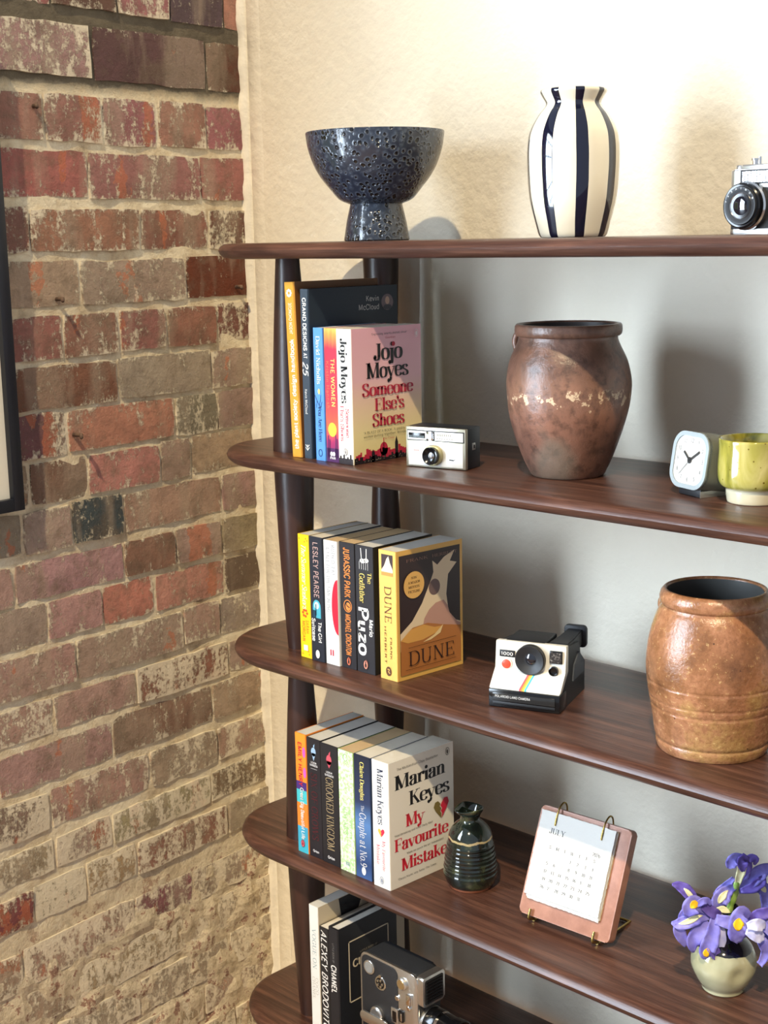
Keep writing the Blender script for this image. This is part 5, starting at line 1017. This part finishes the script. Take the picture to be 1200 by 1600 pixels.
petal(ia, [(0, 0, .2), (-1.6, .1, .8), (-3.0, -.4, 1.2), (-4.4, -.8, 1.2), (-5.3, -.7, 1.0)], [.5, .9, 1.0, .8, .15], VIO, blotch=(.2, .75, .42), bm_=CRM, seed=3)
petal(ia, [(-4.2, -.9, 1.1), (-4.3, -1.8, 1.2), (-3.8, -3.0, 1.2), (-3.4, -4.1, 1.0)], [.8, .9, .7, .12], VIO, seed=4)
petal(ia, [(-.6, -.6, .8), (-1.8, -2.0, 1.3), (-2.5, -3.4, 1.3), (-2.4, -4.9, 1.0)], [.6, 1.1, 1.0, .15], VIO, seed=5)
petal(ia, [(.3, -.2, .8), (0, -1.8, 1.5), (-.5, -3.4, 1.8), (-.9, -4.6, 1.9), (-.6, -5.4, 1.8)], [.6, 1.0, 1.2, 1.1, .5], VIO, blotch=(.66, .95, .5), seed=6)
petal(ia, [(-.4, -3.8, 1.8), (.3, -4.8, 1.8), (.8, -5.7, 1.6), (1.0, -6.1, 1.5)], [.7, .8, .5, .12], VIOD, seed=7)
petal(ia, [(.8, -.8, .9), (1.0, -2.4, 1.2), (1.0, -3.9, 1.2), (.9, -5.0, 1.0)], [.5, .8, .7, .1], LIL, seed=8)
petal(ia, [(1.6, -.6, .2), (.4, .3, .6), (-.8, 1.2, .6), (-1.6, 1.8, .5)], [.55, .8, .7, .4], VIOD, seed=10)
petal(ia, [(.4, -.3, 1.0), (1.6, -.6, 1.3), (2.8, -1.0, 1.4), (3.3, -2.0, 1.3), (3.2, -3.3, 1.1)], [.7, .9, 1.1, 1.2, .5], VIO, blotch=(.42, .78, .5), seed=11)
petal(ia, [(.6, .4, -.2), (1.6, .6, 0), (2.4, .1, .2)], [.4, .6, .2], CRM, seed=12)
tube('stem', [(.0035, .0160, -.085), (.0050, .0200, -.030), cm((2.2, -.4, -.9)), cm((.6, -.1, -.1))], [.0030, .0030, .0032, .0036], GRN, ia)
# upright iris at the back
ib = thing('iris', 'upright violet iris with a green sheath at the back of the bud vase', 'flower', (1.1800, -.2235, .7560), 0, GI)
tube('sheath', [cm(p) for p in spl([(-.2, -.3, 0), (0, 1.0, 0), (.4, 2.6, 0), (.7, 3.9, 0)], 4)], [.0046] * 4 + [.0062] * 4 + [.0050] * 4 + [.0012], GRN, ib)
petal(ib, [(.5, 3.0, .3), (.9, 4.6, .4), (1.2, 5.8, .4), (1.5, 6.6, .3)], [.35, .6, .6, .25], CRM, seed=1)
petal(ib, [(.8, 2.6, -.1), (1.5, 4.4, 0), (1.8, 5.8, .1), (2.0, 6.8, .1)], [.5, .8, .8, .5], VIOD, seed=2)
petal(ib, [(1.4, 6.0, .3), (.9, 6.8, .6), (0, 6.9, .8), (-.5, 6.2, .9), (-.7, 5.7, .9)], [.5, .8, .9, .8, .2], VIO, seed=3)
petal(ib, [(1.5, 6.2, .5), (1.2, 6.9, .9), (1.0, 6.2, 1.2), (1.1, 5.3, 1.2)], [.6, .9, .8, .2], VIOD, seed=4)
petal(ib, [(1.6, 6.4, .1), (2.3, 6.9, .2), (2.9, 6.7, .3), (2.7, 6.0, .4)], [.4, .6, .5, .15], VIOD, seed=5)
petal(ib, [(.4, 3.0, .3), (-.6, 2.6, .5), (-1.4, 1.8, .8), (-1.9, .9, .9), (-1.7, .1, .8)], [.4, .8, 1.2, 1.1, .4], VIO, blotch=(.3, .75, .4), bm_=CRM, seed=6)
petal(ib, [(.2, 4.2, .1), (-.8, 3.0, -.1), (-1.6, 2.2, -.2), (-2.3, 1.8, -.2)], [.3, .6, .6, .15], VIO, seed=16)
petal(ib, [(.9, 2.4, .1), (2.2, 2.6, 0), (3.4, 2.9, 0), (4.2, 2.4, .2), (4.5, 1.2, .4), (4.1, -.4, .4)], [.4, .7, .9, 1.0, 1.0, .3], VIO, blotch=(.45, .68, .4), bm_=CRM, seed=7)
petal(ib, [(.9, 2.6, .3), (2.2, 3.6, .3), (3.4, 4.8, .2), (4.6, 5.5, 0), (5.2, 5.8, -.1)], [.4, .9, 1.1, .7, .15], VIO, seed=8)
petal(ib, [(1.0, 2.5, .5), (2.4, 2.9, .7), (3.6, 3.8, .6), (4.0, 4.4, .4)], [.3, .7, .8, .3], VIOD, seed=9)
tube('stem', [(-.0015, -.0080, -.085), (-.0020, -.0080, -.030), (-.001, -.003, -.008), cm((-.1, .4, 0))], .0034, GRN, ib)
# right iris, facing the room
ic2 = thing('iris', 'violet iris with a broad yellow blotch leaning to the right of the bud vase', 'flower', (1.2230, -.2600, .7600), 0, GI)
petal(ic2, [(.3, 1.0, .5), (-.6, 2.0, 1.0), (-1.2, 1.4, 1.4), (-1.4, .4, 1.6), (-1.4, -.8, 1.6), (-1.1, -1.9, 1.3)], [.5, 1.0, 1.3, 1.4, 1.4, .4], VIO, blotch=(.42, .72, .55), bm_=YEL, seed=1, cup=.12)
petal(ic2, [(-.4, .5, 1.9), (.5, .7, 2.1), (1.4, .6, 2.0), (2.0, .3, 1.7)], [.4, .8, .8, .2], LIL, seed=2)
petal(ic2, [(-.5, -.2, 1.9), (.4, -.6, 2.1), (1.2, -.9, 2.0), (1.9, -1.1, 1.7)], [.4, .8, .9, .3], LIL, seed=3)
petal(ic2, [(.3, .8, .4), (1.0, 1.6, .8), (2.2, 1.9, .9), (3.4, 2.4, .8)], [.4, .7, .8, .3], VIOD, seed=4)
petal(ic2, [(.9, -.8, 1.2), (1.8, -2.0, 1.4), (2.3, -3.2, 1.3), (1.8, -4.6, 1.2), (1.5, -5.0, 1.2)], [.5, .8, .8, .5, .5], VIO, seed=5)
petal(ic2, [(.8, .2, .9), (2.2, .2, 1.2), (3.4, -.6, 1.4), (4.0, -1.8, 1.4), (4.0, -3.0, 1.2)], [.5, .9, 1.3, 1.2, .4], VIO, blotch=(.4, .75, .45), seed=6)
petal(ic2, [(1.6, -.6, .7), (2.8, -1.6, .8), (3.2, -3.0, .7), (3.0, -4.2, .5)], [.5, .9, .8, .2], VIO, seed=7)
tube('stem', [(-.0445, .0320, -.090), (-.0390, .0250, -.030), (-.0330, .0180, -.006), (-.015, .006, .002), cm((.3, .4, .3))], .0032, GRN, ic2)

# ------------------------------------------------------------------ bottom shelf
mc = thing('movie_camera', 'vintage silver and black cine camera with its lens to the right, bottom shelf', 'camera', (.5740, -.3110, SH[5] + .0003), -1)
H = .1915; GH = mat('cine_grey_metal', (120, 122, 124), .35, .7)
prism('camera_body', rrect(0, .126, 0, H, .014), -.050, -.0035, mat('cine_dark_leather', (34, 36, 40), .55, bump=(600, .5, .0008)), mc, M=FRONT(0), bev=.003)
prism('side_plate', rrect(0, .126, .0, H, .014), -.0036, 0, CHROME, mc, M=FRONT(0), bev=.0012)
prism('leather_panel', rrect(.004, .0835, .004, H - .004, .011), 0, .0010, LEATHER, mc, M=FRONT(0), bev=.0004)
def disc(name, x, z, r, h, m_, inner=None): lens_rings(mc, (x, 0, z), (0, -1, 0), [(name, m_, [(0, 0), (r, 0), (r, h * .8), (r - h * .25, h), (0, h)])] + ([(name + '_face', inner, [(0, h), (r * .78, h), (r * .74, h + .0005), (0, h + .0005)])] if inner else []))
disc('footage_dial', .0215, H - .022, .0118, .003, CHROME, mat('dial_grey', (130, 130, 128), .4)); disc('film_dial', .0465, H - .040, .0118, .0026, CHROME2, GBLK)
lens_rings(mc, (.0470, -.0010, H - .0275), (0, -1, 0), [('dial_tab', CHROME2, [(0, 0), (.0028, 0), (.0028, .0026), (0, .003)])])
for k in range(5):
    a = k * 2 * math.pi / 5; lens_rings(mc, (.0465 + .0055 * math.cos(a), -.0030, H - .040 + .0055 * math.sin(a)), (0, -1, 0), [('dial_spot', CHROME2, [(0, 0), (.0021, 0), (.0021, .0008), (0, .0008)])])
disc('speed_knob', .0955, H - .0220, .0098, .006, CHROME, mat('warm_brass_face', (190, 166, 120), .3, .8)); disc('screw', .0830, H - .0510, .0045, .003, CHROME2)
box('frame_switch', (.1055, .1150, -.006, 0, H - .0520, H - .0340), CHROME2, mc, .0015); disc('switch_pivot', .1085, H - .0580, .0040, .0045, CHROME2)
box('counter_window', (.0700, .0850, -.0030, 0, H - .0960, H - .0700), CHROME, mc, .0008); box('counter_glass', (.0735, .0815, -.0036, -.0028, H - .0925, H - .0750), GBLK, mc); box('thumb_wheel', (.0870, .0965, -.0040, 0, H - .0880, H - .0690), GBLK, mc, .0015); box('wheel_mark', (.0920, .0950, -.0048, -.0036, H - .0850, H - .0720), CHROME2, mc, .0006)
disc('winding_hub', .0400, H - .0950, .0135, .008, CHROME, GH); prism('winding_key', rrect(.0080, .0700, H - .1130, H - .0950, .007), .0080, .0110, CHROME, mc, M=FRONT(0), bev=.001)
XF = frame_m((.122, 0, 0), (0, 1, 0), (0, 0, 1))            # plane facing along +x
prism('front_hood', rrect(.002, .050, H - .050, H - .001, .005), 0, .0140, CHROME, mc, M=XF, bev=.0015)
prism('meter_panel', rrect(.006, .046, H - .046, H - .006, .003), .0140, .0148, MBLK, mc, M=XF)
for k in range(7): prism('meter_rib', rrect(.009, .043, H - .043 + k * .0052, H - .0405 + k * .0052, .001), .0148, .0162, GBLK, mc, M=XF)
lens_rings(mc, (.126, .026, H - .083), (1, 0, 0), [('lens_mount', CHROME, [(0, 0), (.0250, 0), (.0250, .006), (0, .006)]), ('focus_ring', GBLK, [(0, .006), (.0245, .006), (.0245, .024), (.0235, .026), (0, .026)]), ('lens_band', CHROME2, [(0, .026), (.0238, .026), (.0238, .031), (0, .031)]),
    ('lens_barrel', GBLK, [(0, .031), (.0232, .031), (.0232, .050), (.0245, .053), (.0245, .066), (.0225, .067), (.0170, .062), (.0150, .0615), (0, .0615)]), ('front_element', GLASS, [(.0150, .0616), (.009, .064), (0, .065)])])
